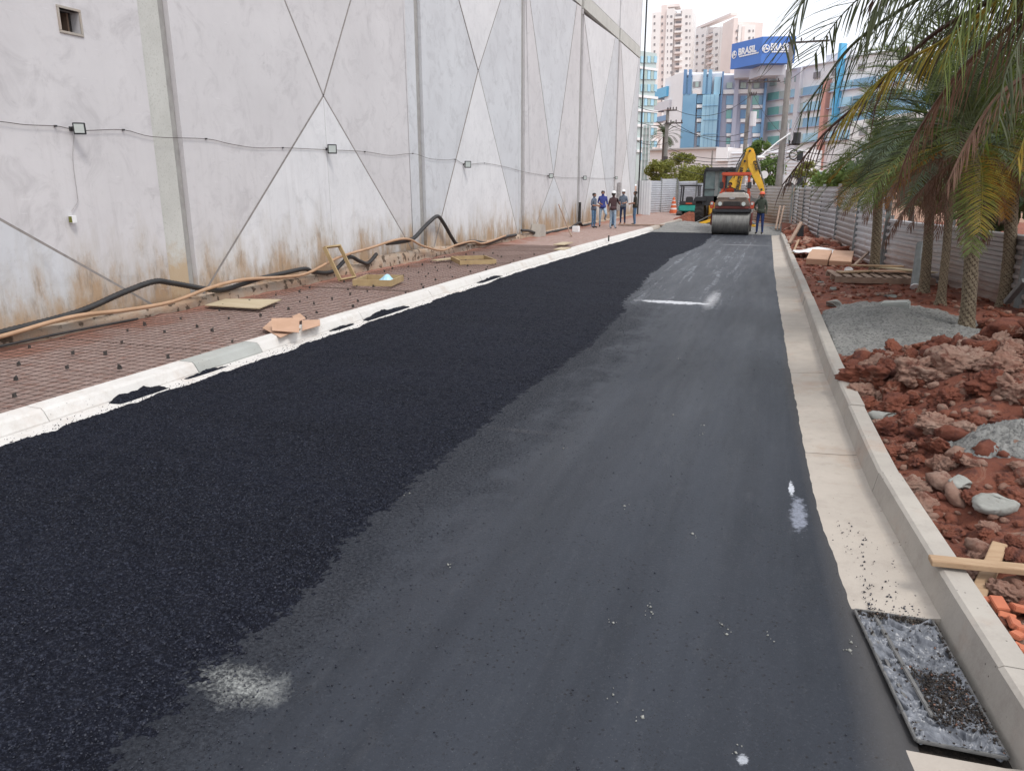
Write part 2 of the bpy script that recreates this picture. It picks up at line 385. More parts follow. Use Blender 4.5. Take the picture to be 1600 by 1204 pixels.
M['white_sheet'] = mk('white_sheet', (.75, .77, .79), (.70, .72, .75), rough=.6)
M['steel'] = mk('worn_steel', (.22, .215, .20), (.15, .145, .14), 6, .45, metal=.6)
M['drum'] = mk('drum_steel', (.24, .235, .22), (.17, .165, .155), 4, .5, metal=.5, sc=(4, 1, 1))
M['red'] = mk('orange_red_paint', (.55, .085, .035), (.45, .07, .03), 4, .5)
M['darkred'] = mk('dark_red_paint', (.22, .055, .045), (.15, .045, .04), 4, .6)
M['beige'] = mk('beige_hood', (.50, .46, .42), (.40, .37, .33), 4, .5)
M['bronze'] = mk('bronze_mask', (.20, .15, .12), (.13, .10, .08), 5, .6)
M['yellow'] = mk('machine_yellow', (.80, .47, .04), (.70, .39, .035), 3, .45, c3=(.30, .16, .05), s3=12, t3=.66)
M['teal'] = mk('teal_paint', (.03, .36, .30), (.025, .28, .24), 3, .45)
M['tyre'] = mk('tyre_rubber', (.028, .026, .026), (.05, .043, .04), 8, .8)
M['cabglass'] = mk('cab_glass', (.10, .15, .15), (.17, .22, .22), 2, .12, bs=0)
M['orange'] = mk('safety_orange', (.70, .16, .06), (.60, .13, .05), 5, .6)
M['skin'] = mk('skin', (.36, .19, .13), (.30, .155, .10), 8, .6)
M['hair'] = mk('dark_hair', (.02, .015, .012))
M['whitehat'] = mk('white_helmet', (.82, .82, .82), (.78, .78, .78), rough=.35)
M['orangehat'] = mk('orange_helmet', (.72, .13, .06), rough=.35)
M['boot'] = mk('boot_leather', (.03, .025, .022)); M['tanboot'] = mk('tan_boot', (.33, .12, .05))
def cloth(n, c): M[n] = mk('cloth_'+n, c, tuple(x*.7 for x in c), 12, .9, bscale=25, bs=.6, bd=.015)
cloth('greyblue', (.13, .16, .22)); cloth('royal', (.05, .07, .28)); cloth('maroon', (.09, .05, .055)); cloth('brown', (.13, .06, .05))
cloth('slate', (.17, .21, .27)); cloth('darkgreen', (.055, .05, .04)); cloth('olive', (.06, .075, .055)); cloth('jeans', (.10, .19, .32))
cloth('paleJeans', (.36, .47, .58)); cloth('darkJeans', (.035, .055, .12)); cloth('navy', (.03, .06, .19)); cloth('orangeshirt', (.62, .09, .03)); cloth('lightgrey', (.42, .40, .40))
M['bark'] = mk('palm_bark', (.27, .22, .15), (.19, .155, .105), 14, .95, bscale=60, bs=.8, bd=.01)
M['scar'] = mk('palm_scar', (.075, .052, .037), (.12, .085, .058), 20, .95)
def leaf(n, a, b):
    t = NT(n); c_ = t.mix(t.rng(t.noise(9, 3), .35, .65), a, b); t.fin(c_, .5, spec=.35)
    tr = t.n.new('ShaderNodeBsdfTranslucent'); t.l.new(c_, tr.inputs[0]); ms = t.n.new('ShaderNodeMixShader'); ms.inputs[0].default_value = .38
    t.l.new(t.b.outputs[0], ms.inputs[1]); t.l.new(tr.outputs[0], ms.inputs[2]); t.l.new(ms.outputs[0], t.n['Material Output'].inputs[0])
    M[n] = t.m
leaf('frond_green', (.085, .125, .026), (.145, .18, .038)); leaf('frond_blue', (.11, .155, .10), (.14, .185, .12))
leaf('frond_dark', (.062, .080, .038), (.088, .10, .045)); leaf('frond_yellow', (.36, .25, .03), (.17, .18, .035))
leaf('frond_orange', (.45, .19, .03), (.38, .23, .04)); leaf('frond_dead', (.16, .085, .055), (.24, .14, .10))
leaf('frond_deadlight', (.34, .23, .17), (.26, .16, .12)); leaf('frond_brown', (.06, .035, .03), (.10, .055, .04))
leaf('leaf_yellowgreen', (.30, .30, .075), (.20, .22, .055)); leaf('leaf_green', (.12, .19, .05), (.17, .24, .07)); leaf('leaf_dark', (.07, .11, .05), (.10, .14, .06))
M['trunk'] = mk('tree_bark', (.10, .08, .065)); M['polec'] = mk('pole_concrete', (.27, .255, .24), (.20, .19, .18), 2, .9)
M['polewrap'] = mk('pole_dark', (.055, .045, .05), (.10, .085, .08), 3, .9)
M['brick'] = mk('brick_red', (.50, .16, .08), (.42, .13, .07), 8, .9)
M['plastic'] = mk('black_sheeting', (.10, .108, .125), (.20, .21, .235), 12, .30, bscale=14, bs=.5, bd=.02, sc=(3, 1, 1))
M['debris'] = mk('dark_debris', (.022, .018, .016), (.055, .042, .034), 25, .9, bscale=60, bs=1, bd=.02, c3=(.30, .24, .19), s3=90, t3=.68)
M['frame'] = mk('frame_concrete', (.16, .155, .15), (.10, .10, .10), 20, .8)
def flat(n, c, rough=.7, c2=None): M[n] = mk(n, c, c2 or tuple(x*.93 for x in c), .2, rough, bs=0)  # far-building colours lightened to stand in for haze and glare
flat('tower_white', (.86, .835, .82)); flat('tower_pink', (.80, .71, .68)); flat('window_dark', (.27, .255, .265), .3); flat('balcony', (.68, .62, .60))
flat('bwhite', (.86, .86, .87)); flat('bgrey', (.68, .68, .72)); flat('purplegrey', (.47, .49, .60)); flat('blueglass', (.18, .35, .52), .25, (.24, .43, .60)); flat('skyglass', (.33, .58, .73), .2, (.42, .66, .80))
flat('deepblue', (.15, .28, .48), .35); flat('tealglass', (.22, .47, .44), .25); flat('cyan', (.12, .45, .72), .4); flat('signblue', (.075, .20, .58), .5); flat('signwhite', (.85, .86, .88), .5)
flat('coral', (.66, .34, .28)); flat('paleglass', (.50, .58, .57), .25); flat('glassgreen', (.42, .53, .50), .25); flat('palepink', (.78, .74, .73)); flat('roofgrey', (.42, .41, .40))

# ------------------------------------------------------------------ ground sheets
g = MB(); g.add([(-600, -50, -.06), (600, -50, -.06), (600, 1200, -.06), (-600, 1200, -.06)], [(0, 1, 2, 3)])
tag(g.build('ground', M['dirt_far']), kind='structure')
LK = interp([(0, -6.34), (12, -6.42), (18, -6.42), (26, -6.2), (34, -5.95), (46, -5.55), (62, -5.5)])      # left kerb foot
RK = interp([(0, 1.32), (2.2, 1.15), (3, 1.06), (3.8, .975), (4.8, .88), (5.7, .80), (7.3, .74), (9.2, .66), (17.2, .50), (25, .30), (34, .10), (37, .0)])  # right kerb foot
RE = interp([(0, .95), (2.9, .73), (3.9, .60), (5.2, .48), (6.5, .43), (8.8, .36), (15.3, .18), (20, .07), (35, -.2)])                 # right asphalt edge
LB = interp([(0, -2.3), (2, -2.35), (3.2, -2.41), (5.5, -2.52), (9.7, -2.50), (13, -2.52), (14.0, -2.72), (18.7, -3.0), (23, -3.12), (25.5, -2.95), (28.2, -2.72), (35.5, -2.8)])
# compacted roadway
ys = np.concatenate([np.linspace(-2, 12, 280), np.linspace(12.1, 35.6, 200)])
us = np.linspace(0, 1, 60); YY, UU = np.meshgrid(ys, us, indexing='ij')
lft = LK(YY)+.30; rgt = RE(YY) + .014*fbm(np.stack([YY*9, YY*0, YY*0], -1), 4, 3)
XX = lft + (rgt-lft)*UU
ZZ = .02 + .004*fbm(np.stack([XX*1.5, YY*.7, XX*0], -1), 3, 5) - .03*sstep(.985, 1, UU)
o = gridmesh('road', XX, YY, ZZ, M['road']); tag(o, kind='structure')
# loose, not yet rolled asphalt
st = [1.2]
while st[-1] < 35.7: st.append(st[-1] + max(.011, st[-1]*.0034))
ys = np.array(st); us = np.linspace(0, 1, 300); YY, UU = np.meshgrid(ys, us, indexing='ij')
lft = LK(YY)+.17; rgt = LB(YY)+.36
XX = lft + (rgt-lft)*UU
P3 = np.stack([XX, YY, XX*0], -1)
ed = (LB(YY) + .14 + .12*fbm(P3*np.array([0, 1.3, 0])+5, 4, 8)*np.clip(1.2-YY/20, .25, 1) + .16*fbm(P3*np.array([16, 12, 1]), 4, 11, .8)*np.clip(1.1-YY/14, .12, 1)) - XX
el = XX - (LK(YY)+.25) + .08*fbm(P3*np.array([0, 3, 1]), 4, 15)
top = .030*sstep(0, .35, ed)*sstep(0, .10, el)
rgh = .010*np.maximum(vnoise(P3*70, 21), -.3) + .007*vnoise(P3*36, 22) + .006*fbm(P3*9, 3, 23)
ZZ = .019 + top + rgh*sstep(-.02, .12, ed) + np.where((ed < 0) | (el < 0), -.016, 0)
ZZ += .010*fbm(P3*np.array([.5, 2.2, 1]), 4, 31) * sstep(.0, .3, ed)
ZZ = np.where((YY > 35.4), ZZ-.02*(YY-35.4)/.3, ZZ)
o = gridmesh('loose_asphalt', XX, YY, ZZ, M['loose'], smooth=False); tag(o, 'dark loose asphalt strip not yet rolled beside the left kerb', 'asphalt', kind='stuff')
# single grains and crumbs on top
def scatter_grains(name, pts, sizes, mats, label, cat, seedmi=None):
    base = np.array([(1, 0, 0), (-1, 0, 0), (0, 1, 0), (0, -1, 0), (0, 0, 1), (0, 0, -1)], float)
    fc = np.array([(0, 2, 4), (2, 1, 4), (1, 3, 4), (3, 0, 4), (2, 0, 5), (1, 2, 5), (3, 1, 5), (0, 3, 5)])
    n = len(pts); q = rng.normal(size=(n, 4)); q /= np.linalg.norm(q, axis=1)[:, None]
    w, x, y, z = q.T
    Rm = np.stack([1-2*(y*y+z*z), 2*(x*y-z*w), 2*(x*z+y*w), 2*(x*y+z*w), 1-2*(x*x+z*z), 2*(y*z-x*w), 2*(x*z-y*w), 2*(y*z+x*w), 1-2*(x*x+y*y)], -1).reshape(n, 3, 3)
    B = base[None]*(1+.45*rng.uniform(-1, 1, (n, 6, 1)))*(sizes[:, None, None]*rng.uniform(.5, 1.1, (n, 1, 3)))
    V = np.einsum('nij,nkj->nki', Rm, B) + pts[:, None, :]
    Fc = (fc[None]+np.arange(n)[:, None, None]*6).reshape(-1, 3)
    mi = np.repeat(rng.integers(0, len(mats), n) if seedmi is None else seedmi, 8)
    o = quick_mesh(name, V.reshape(-1, 3), Fc, mats, mi=mi)
    return tag(o, label, cat, kind='stuff')
n = 26000
yy = 1.3 + 14*rng.random(n)**1.6; xx = LK(yy)+.27 + (LB(yy)+.1-LK(yy)-.27)*rng.random(n)
sz = .0035+.006*rng.random(n)**2
scatter_grains('asphalt_grains', np.stack([xx, yy, .046+.006*rng.random(n)], -1), sz, [M['grain']], 'coarse black grains lying on the loose asphalt', 'asphalt grains')
n = 9000
yy = 1.6 + 16*rng.random(n)**1.5; xx = LB(yy) + .10 + np.abs(rng.normal(0, .24, n))*np.where(rng.random(n) < .7, 1, 5) 
k = xx < RE(yy)-.02
xx, yy = xx[k], yy[k]
scatter_grains('asphalt_crumbs', np.stack([xx, yy, np.full(len(xx), .023)], -1), .002+.006*rng.random(len(xx))**3, [M['grain']], 'black crumbs scattered over the rolled asphalt', 'asphalt crumbs')
n = 200
yy = 3.93+1.1*rng.random(n)**2.6; xx = RE(yy)+.03+.36*rng.random(n)**1.3*np.clip(1.4-(yy-3.9), .2, 1); 
n2 = 1200; y2 = 1.8+26*rng.random(n2)**1.4; x2 = LK(y2)+.02+.22*rng.random(n2)
scatter_grains('gutter_crumbs', np.stack([np.r_[xx, x2], np.r_[yy, y2], np.r_[np.full(n, .018), np.full(n2, .022)]], -1), .003+.006*rng.random(n+n2)**2, [M['grain']], 'black asphalt crumbs spilled along both gutters', 'asphalt crumbs')
pf = [onz(a, b, .024) for a, b in [(1052, 648), (1100, 664), (1098, 678), (1082, 833), (1017, 948), (1018, 956), (1128, 975), (1136, 990), (1200, 992), (958, 972), (700, 882), (1060, 560), (1330, 1003), (640, 770), (1004, 1120), (1150, 1175), (958, 1085), (1328, 1015), (880, 700), (976, 790)]]
scatter_grains('lime_crumbs', np.array([list(p) for p in pf]+[[p.x+random.uniform(-.03, .03), p.y+random.uniform(-.06, .06), .024] for p in pf for _ in range(3)]), np.r_[np.full(len(pf), .011), rng.uniform(.003, .006, len(pf)*3)], [M['stone']], 'small pale crumbs scattered on the rolled asphalt', 'pale crumbs')
# black spill heaps on the left kerb foot
for i, (px, py, L, w, hh) in enumerate([(228, 616, .75, .12, .075), (640, 490, 1.7, .11, .06), (560, 512, .8, .06, .03), (345, 582, .8, .05, .03), (800, 437, 1.6, .09, .05)]):
    c = onz(px, py, .03); yy = np.linspace(-L/2, L/2, 60); uu = np.linspace(-1, 1, 18)
    A, B = np.meshgrid(yy, uu, indexing='ij'); Y_ = c.y+A; X_ = LK(Y_)+.05+B*w
    pr = np.stack([A*9, B*2, A*0], -1)
    Z_ = .012 + np.clip(hh*(1-(2*A/L)**2)*(1-B*B)*(.9+.9*fbm(pr, 3, i)), 0, 1) + .004*vnoise(np.stack([X_*80, Y_*80, X_*0], -1), 4) - .02*(np.abs(B) > .95)
    o = gridmesh('asphalt_heap', X_, Y_, Z_, M['loose'], smooth=False)
    tag(o, ['pointed black asphalt spill just before the bare grey kerb piece', 'long black asphalt spill on the kerb foot beyond the cardboard', 'low black asphalt spill on the kerb foot beside the cardboard', 'thin black asphalt spill below the bare grey kerb piece', 'farthest black asphalt spill on the white kerb foot'][i], 'asphalt spill', 'asphalt spills on the left kerb', 'thing')

# base of grey gravel beyond the end of the asphalt
ys = np.linspace(35.2, 47, 90); xs = np.linspace(-6.0, .3, 70); YY, XX = np.meshgrid(ys, xs, indexing='ij')
P3 = np.stack([XX, YY, XX*0], -1)
ZZ = .0 + .035*fbm(P3*1.2, 4, 3) + .02*fbm(P3*6, 3, 4) + .30*np.exp(-((XX+4.6)/1.3)**2-((YY-40.5)/2.2)**2)*(1+.35*fbm(P3*2, 3, 9)) + .16*np.exp(-((XX+3.2)/.8)**2-((YY-39)/1.4)**2)
ZZ = np.where(XX < LK(YY)+.1, -.02, ZZ)
tag(gridmesh('gravel_base', XX, YY, ZZ, M['gravel'], smooth=False), 'grey gravel base course beyond the end of the asphalt', kind='structure')
ys = np.linspace(44, 66, 70); xs = np.linspace(-11, 2, 60); YY, XX = np.meshgrid(ys, xs, indexing='ij'); P3 = np.stack([XX, YY, XX*0], -1)
tag(gridmesh('dirt_yard', XX, YY, -.03+.05*fbm(P3*.7, 4, 6)-.02*0, M['dirt_far']), kind='structure')

# left sidewalk dirt bed
ys = np.concatenate([np.linspace(1, 20, 260), np.linspace(20.2, 60, 160)]); us = np.linspace(0, 1, 60)
YY, UU = np.meshgrid(ys, us, indexing='ij'); XX = -9.72 + (LK(YY)-.28+9.72)*UU; P3 = np.stack([XX, YY, XX*0], -1)
ZZ = .085+.018*fbm(P3*1.5, 4, 12)+.010*fbm(P3*8, 3, 14)+.05*sstep(.16, 0, UU)*(1+fbm(P3*2, 3, 2))
tag(gridmesh('sidewalk_bed', XX, YY, ZZ, M['dirt']), kind='structure')

# ------------------------------------------------------------------ kerbs and gutters
def strip(name, prof, y0, y1, mat, parent, seg=.5, wob=0.0):
    n = max(2, int((y1-y0)/seg)+1); yy = np.linspace(y0, y1, n); mb = MB(); m = len(prof(y0)); V = []
    for y in yy: V += [(p[0], y, p[1]) for p in prof(y)]
    Fc = [(i*m+k, i*m+(k+1) % m, (i+1)*m+(k+1) % m, (i+1)*m+k) for i in range(n-1) for k in range(m)]
    Fc += [tuple(range(m)), tuple((n-1)*m+k for k in range(m-1, -1, -1))]
    mb.add(V, Fc); return mb.build(name, mat, parent)
lk = empty('left_kerb', (-6.4, 1, 0), 'white painted concrete kerb between sidewalk bed and asphalt', kind='structure')
jt = [1.0, 3.1, 4.86, 6.72]; 
while jt[-1] < 60: jt.append(jt[-1] + 2.6)
# joints: the segment seen around y 6.9-8.1 is bare grey
jt = [.6, 3.0, 4.85, 6.85, 8.05] + list(np.arange(10.7, 58, 2.7))
for i in range(len(jt)-1):
    dz = random.uniform(-.004, .004); dx = random.uniform(-.006, .006)
    pr = lambda y: [(LK(y)+dx, -.03), (LK(y)+dx, .035), (LK(y)-.055+dx, .125+dz), (LK(y)-.085+dx, .15+dz), (LK(y)-.28+dx, .155+dz), (LK(y)-.29+dx, -.03)]
    o = strip('kerb_segment', pr, jt[i]+.006, jt[i+1]-.006, M['kerb_grey'] if i == 3 else (M['kerb_white'] if jt[i] < 37 else M['gutter']), lk)
    if i == 3: o['label'] = 'bare grey unpainted kerb segment'
pr = lambda y: [(LK(y)-.02, -.04), (LK(y)-.02, .019), (LK(y)+.35, .014), (LK(y)+.35, -.04)]
strip('gutter_strip', pr, .6, 36, M['kerb_white'], lk)
rk = empty('right_kerb', (1, 1, 0), 'bare concrete kerb with wide sandy gutter beside the red soil', kind='structure')
jy = [1.0, 3.3, 5.6, 7.35] + list(np.arange(9.8, 36, 2.45))
for i in range(len(jy)-1):
    dx = random.uniform(-.006, .006); dz = random.uniform(-.006, .006)
    pr = lambda y: [(RK(y)+dx, -.03), (RK(y)+.008+dx, .03), (RK(y)+.035+dx, .185+dz), (RK(y)+.055+dx, .20+dz), (RK(y)+.17+dx, .20+dz), (RK(y)+.18+dx, -.03)]
    strip('kerb_segment', pr, jy[i]+.004, jy[i+1]-.004, M['kerb'], rk)
gy = [(.8, 2.88), (3.92, 6.4), (6.41, 9.3), (9.31, 12.3), (12.31, 15.6), (15.61, 19), (19.01, 23), (23.01, 27.5), (27.51, 31.5), (31.51, 35.4)]
for a, b in gy:
    pr = lambda y: [(RE(y)-.14, -.04), (RE(y)-.14, .0), (RE(y)+.12, .012), (RK(y)-.06, .020), (RK(y)+.02, .034), (RK(y)+.02, -.04)]
    strip('gutter_slab', pr, a, b-.006, M['gutter'], rk)
# covered drain inlet in the gutter
dr = empty('drain_inlet', (.8, 3.4, 0), 'drain inlet in the gutter covered with wrinkled black plastic', 'drain')
mb = MB(); mb.box((.45, 2.86, -.055), (1.15, 3.93, -.03)); mb.build('pit_floor', M['debris'], dr)
A = [(.56, 3.88), (.93, 3.90), (1.035, 2.93), (.71, 2.92)]
mb = MB(); z = .024
for p, q in ((0, 3), (0, 1), (1, 2), (3, 2)): mb.bar((A[p][0], A[p][1], z), (A[q][0], A[q][1], z), .014, .014)
mb.build('frame', M['frame'], dr, bevel=.003)
mb = MB(); mb.bar((.655, 3.86, .020), (.80, 3.10, .020), .022, .012); mb.build('crossbar', M['frame'], dr, bevel=.004)
mb = MB(); mb.bar((.60, 3.86, .012), (.745, 3.0, .012), .014, .012); mb.build('crossbar', M['frame'], dr)
uu, vv = np.meshgrid(np.linspace(0, 1, 160), np.linspace(0, 1, 240), indexing='ij')
XX = (A[0][0]*(1-uu)+A[1][0]*uu)*(1-vv)+(A[3][0]*(1-uu)+A[2][0]*uu)*vv; YY = (A[0][1]*(1-uu)+A[1][1]*uu)*(1-vv)+(A[3][1]*(1-uu)+A[2][1]*uu)*vv
P3 = np.stack([XX, YY, XX*0], -1)
wr = np.abs(fbm(np.stack([XX*9+2*fbm(P3*4, 3, 3), YY*22+3*fbm(P3*5, 3, 4), XX*0], -1), 4, 5))
ZZ = .010 + .026*(1-wr*3.0) - .02*np.sin(math.pi*uu)*np.sin(math.pi*vv)
gridmesh('plastic_sheet', XX, YY, ZZ, M['plastic'], dr).location = -dr.location
n = 7000; r_ = rng.random((n, 2)); 
u_, v_ = r_[:, 0], r_[:, 1]
msk = ((u_ > .35) & (v_ > .42+.15*rng.random(n)) & (v_ < .86)) | (rng.random(n) < .035) | (u_ > .95) | (v_ < .05)
u_, v_ = u_[msk]*1.02, v_[msk]
px_ = (A[0][0]*(1-u_)+A[1][0]*u_)*(1-v_)+(A[3][0]*(1-u_)+A[2][0]*u_)*v_; py_ = (A[0][1]*(1-u_)+A[1][1]*u_)*(1-v_)+(A[3][1]*(1-u_)+A[2][1]*u_)*v_
mi = np.where(rng.random(len(u_)) < .05, 1, 0)
o = scatter_grains('drain_debris', np.stack([px_, py_, .014+.018*rng.random(len(u_))], -1), .003+.007*rng.random(len(u_))**2, [M['debris'], M['clay_pale']], 'dark crumbs and soil lying on the plastic over the drain', 'debris', seedmi=mi)

# ------------------------------------------------------------------ warehouse wall (left)
WX = -9.7
wh = empty('warehouse', (WX, 30, 0), 'long windowless warehouse with stained plaster panels divided by diagonal joints', 'warehouse')
mb = MB(); mb.box((WX-9, -6, -.05), (WX-.16, 53.6, 15)); mb.build('core_wall', M['groove'], wh)
mb = MB(); mb.box((WX-9, -6.2, 15.0), (WX+.05, 53.9, 15.4)); mb.build('roof', M['roofgrey'], wh)
pils = [(.9, 1.6), (10.0, 10.47), (19.1, 19.72), (28.35, 28.72), (37.4, 37.6), (46.2, 46.32), (53.2, 53.6)]
for i, (a, b) in enumerate(pils):
    if i > 0: mb = MB(); mb.box((WX-.2, b+.004, 0), (WX-.09, b+.145 if i < 2 else b+.27, 14.9)); mb.build('joint_filler', M['filler'], wh)
    mb = MB(); mb.box((WX-.2, a, 0), (WX-.055, b, 14.9)); mb.build('pillar', M['pillar'] if i in (1,) else M['wall'] , wh)
def panel(poly, m, proud):
    # shrink towards centroid along edges by offsetting 12 mm
    P = [Vector((p[0], p[1])) for p in poly]; n = len(P)
    ar = sum(P[i].x*P[(i+1) % n].y-P[(i+1) % n].x*P[i].y for i in range(n))
    if ar < 0: P = P[::-1]
    Q = []
    for i in range(n):
        a, b, c = P[i-1], P[i], P[(i+1) % n]
        n1 = Vector((-(b-a).y, (b-a).x)).normalized(); n2 = Vector((-(c-b).y, (c-b).x)).normalized()
        k = (n1+n2); 
        if k.length < .05: Q.append(b); continue
        k.normalize(); Q.append(b + k*min(.021/max(k.dot(n1), .25), .05))
    mb = MB(); mb.prism([(q.x, q.y) for q in Q], 'x', WX-.17, WX+proud, 0)
    return mb.build('wall_panel', m, wh)
bays = [  # y0,y1, (cy,cz), lower z at both sides, upper z at both sides
    (1.6, 10.0, (5.2, 3.0), [(1.6, 0), (9.95, .0)], [(1.6, 7.5), (10.0, 9.4)], None),
    (10.62, 19.1, (15.01, 4.08), [(10.62, .2), (19.1, .35)], [(10.62, 10.3), (18.9, 10.3)], 1),
    (20.0, 28.35, (24.18, 5.79), [(20.2, 0), (28.35, .1)], [(20.4, 10.3), (28.0, 10.3)], 2),
    (29.0, 37.4, (33.13, 2.56), [(29.9, 0), (36.7, .0)], [(29.0, 10.0), (36.6, 10.3)], 3),
    (37.9, 46.2, (41.68, 5.0), [(38.3, 0), (45.6, 0)], [(37.9, 10.1), (45.2, 10.3)], 4),
    (46.6, 53.2, (49.9, 4.6), [(46.9, 0), (53.0, 0)], [(46.8, 10.3), (52.9, 10.3)], 5)]
B0, B1 = 10.32, 11.0
for i, (y0, y1, c, lo, up, _) in enumerate(bays):
    pr = lambda: random.uniform(-.006, .006)
    bl, br = (y0, 0), (y1, 0); tl, tr = (y0, B0), (y1, B0)
    L = lambda p: p
    panel([c, lo[0]] + ([bl] if lo[0][0] > y0+.01 or lo[0][1] > .01 else []) + ([tl] if abs(up[0][0]-y0) > .01 or up[0][1] < B0-.05 else []) + [up[0]], M['wall'] if i in (0, 2) else M['wall_pink'], pr())
    rp = [c, up[1]] + ([tr] if abs(up[1][0]-y1) > .01 or up[1][1] < B0-.05 else []) + ([br] if lo[1][0] < y1-.01 or lo[1][1] > .01 else []) + [lo[1]]
    panel(rp, M['wall_pink'] if i in (0, 1, 3) else M['wall'], pr())
    panel([c, up[0], up[1]], M['wall_pink'] if i in (1,) else M['wall'] if i in (0, 3) else M['wall_white'], pr())
    bt = [c, lo[1]] + ([br] if lo[1][1] > .01 else []) + ([bl] if lo[0][1] > .01 else []) + [lo[0]]
    panel(bt, M['wall_white'] if i in (1, 2, 4, 5) else M['wall'], pr()+.004)
    mb = MB(); mb.box((WX-.17, y0, B0+.02), (WX+.02, y1, B1-.02)); mb.build('ring_beam', M['pillar'], wh)
    mb = MB(); mb.box((WX-.17, y0, B1+.02), (WX, y1, 14.9)); mb.build('wall_panel', M['wall_white'], wh)
M['seam'] = mk('joint_mortar', (.30, .275, .26), (.23, .21, .20), 9, .9, bscale=40, bs=.6)
for i, (y0, y1, c, lo, up, _) in enumerate(bays):
    w_ = (.040, .034, .036, .030, .034, .030)[i]
    for q in lo+up:
        a_, b_ = Vector((WX-.012, c[0], c[1])), Vector((WX-.012, q[0], q[1])); d_ = (b_-a_).normalized()
        mb = MB(); mb.bar(a_+d_*.03, b_, w_, .04, up=(1, 0, 0)); mb.build('joint_mortar', M['seam'], wh)
# panel before the first pillar (behind the camera side)
mb = MB(); mb.box((WX-.17, -6, 0), (WX, .85, 14.9)); mb.build('wall_panel', M['wall'], wh)
# vertical filler seam under X1
mb = MB(); mb.tube([(WX+.003, 15.0, .4), (WX+.003, 15.01, 2), (WX+.003, 15.0, 4.0)], .008, 5); mb.build('seam', M['roofgrey'], wh)
# small square opening near the first pillar
p = [onx(92, 12, WX), onx(121, 18, WX), onx(128, 56, WX), onx(95, 49, WX)]
y0, y1, z0, z1 = p[0].y, p[2].y, 4.27, 4.57
y0, y1, z0, z1 = 8.55, 8.87, 4.28, 4.57
mb = MB(); mb.box((WX-2.2, y0, z0), (WX+.3, y1, z1)); cut = mb.build('cutter', M['groove'])
bpy.context.view_layer.update()
for o in list(wh.children):
    if o.name.startswith(('wall_panel', 'core_wall')):
        vs_ = [v.co for v in o.data.vertices]; ymin = min(v.y for v in vs_)+wh.location.y; ymax = max(v.y for v in vs_)+wh.location.y
        if ymin < y0 and ymax > y1 and (ymax < 11 or o.name.startswith('core')) and max(v.z for v in vs_) > 5:
            md = o.modifiers.new('b', 'BOOLEAN'); md.operation = 'DIFFERENCE'; md.object = cut; md.solver = 'EXACT'
            dg = bpy.context.evaluated_depsgraph_get(); me = bpy.data.meshes.new_from_object(o.evaluated_get(dg)); o.modifiers.clear(); o.data = me
bpy.data.objects.remove(cut)
mb = MB(); w = .035
for a, b in (((y0-w, z0-w), (y1+w, z0)), ((y0-w, z1), (y1+w, z1+w)), ((y0-w, z0), (y0, z1)), ((y1, z0), (y1+w, z1))):
    mb.box((WX-.1, a[0], a[1]), (WX+.015, b[0], b[1]))
mb.build('opening_frame', M['kerb'], wh, bevel=.004)
mb = MB(); mb.box((WX-.62, y1-.03, z0), (WX-.20, y1-.004, z1)); mb.build('opening_baffle', M['wood_old'], wh)
# earth stained footing along the base
yy = np.linspace(-2, 53, 900); tt = np.linspace(0, 1, 9); YY, TT = np.meshgrid(yy, tt, indexing='ij')
hgt = .24+.05*fbm(np.stack([YY*.35, YY*0, YY*0], -1), 4, 2)+.11*np.exp(-((YY-18)/2.5)**2)+.08*np.exp(-((YY-21)/2)**2)-.02
hgt = np.where(YY > 31, hgt*.75, hgt)
ZZ = .06 + (hgt-.0)*np.clip(1-(TT-.35)/.5, 0, 1); ZZ = np.where(TT > .85, .04, ZZ)
XX = WX-.01 + .16*np.clip(TT/.45, 0, 1) + .03*TT
P3 = np.stack([YY, XX*3, ZZ], -1); XX += .02*fbm(P3*3, 4, 7)*(TT > .2); ZZ += .02*fbm(P3*4, 4, 8)*(TT > .1)
gridmesh('footing', XX, YY, ZZ, M['plinth'], wh).location = -wh.location
# light sheet hoarding next to the far end of the wall and dark drain pipe on the corner
mb = MB(); mb.box((WX-.1, 54.6, 0), (WX+.95, 54.68, 2.45))
for k in range(4): mb.box((WX+.27+k*.18, 54.56, 0), (WX+.31+k*.18, 54.6, 2.44))
tag(mb.build('hoarding_panel', M['white_sheet']), 'tall white sheet panel standing at the far corner of the warehouse', 'panel')
mb = MB(); mb.tube([(WX+.18, 53.9, 0), (WX+.18, 53.9, 14.8)], .055, 8)
dp = mb.build('corner_pipe', M['black']); tag(dp, 'dark vertical pipe running up the far corner of the warehouse', 'pipe')
# floodlights, string wire, socket box
def W_(px, py, off=.0): v = onx(px, py, WX+off); return v
wp = [(-60, 186), (0, 190), (40, 195), (87, 197), (108, 201), (135, 204), (193, 203), (240, 214), (322, 217), (360, 225), (400, 231), (442, 231), (510, 234), (570, 237), (610, 243), (645, 240), (672, 248), (700, 250), (711, 249), (728, 257), (757, 255), (790, 261), (820, 269), (858, 275), (885, 278), (912, 278), (940, 279), (963, 278)]
mb = MB(); mb.tube(smoothpath([W_(a, b, .03) for a, b in wp], 4), .005, 5)
wt = mb.build('string_wire', M['wire']); tag(wt, 'thin sagging wire clipped along the warehouse wall linking the floodlights', 'wire')
mb = MB()
for a, b in [(87, 197), (193, 203), (322, 217), (442, 231), (570, 237), (645, 240), (711, 249), (757, 255)]:
    c = W_(a, b, .02); mb.box((c.x-.025, c.y-.012, c.z-.012), (c.x+.02, c.y+.012, c.z+.012))
mb.build('clip', M['black'], wt)
names = ['floodlight above the small yellow socket box, nearest on the wall', 'floodlight inside the white triangular panel', 'floodlight just past the second pillar', 'small floodlight before the third pillar joint, fourth along the wire', 'small floodlight above the standing men, fifth along the wire', 'farthest small floodlight at the end of the wire']
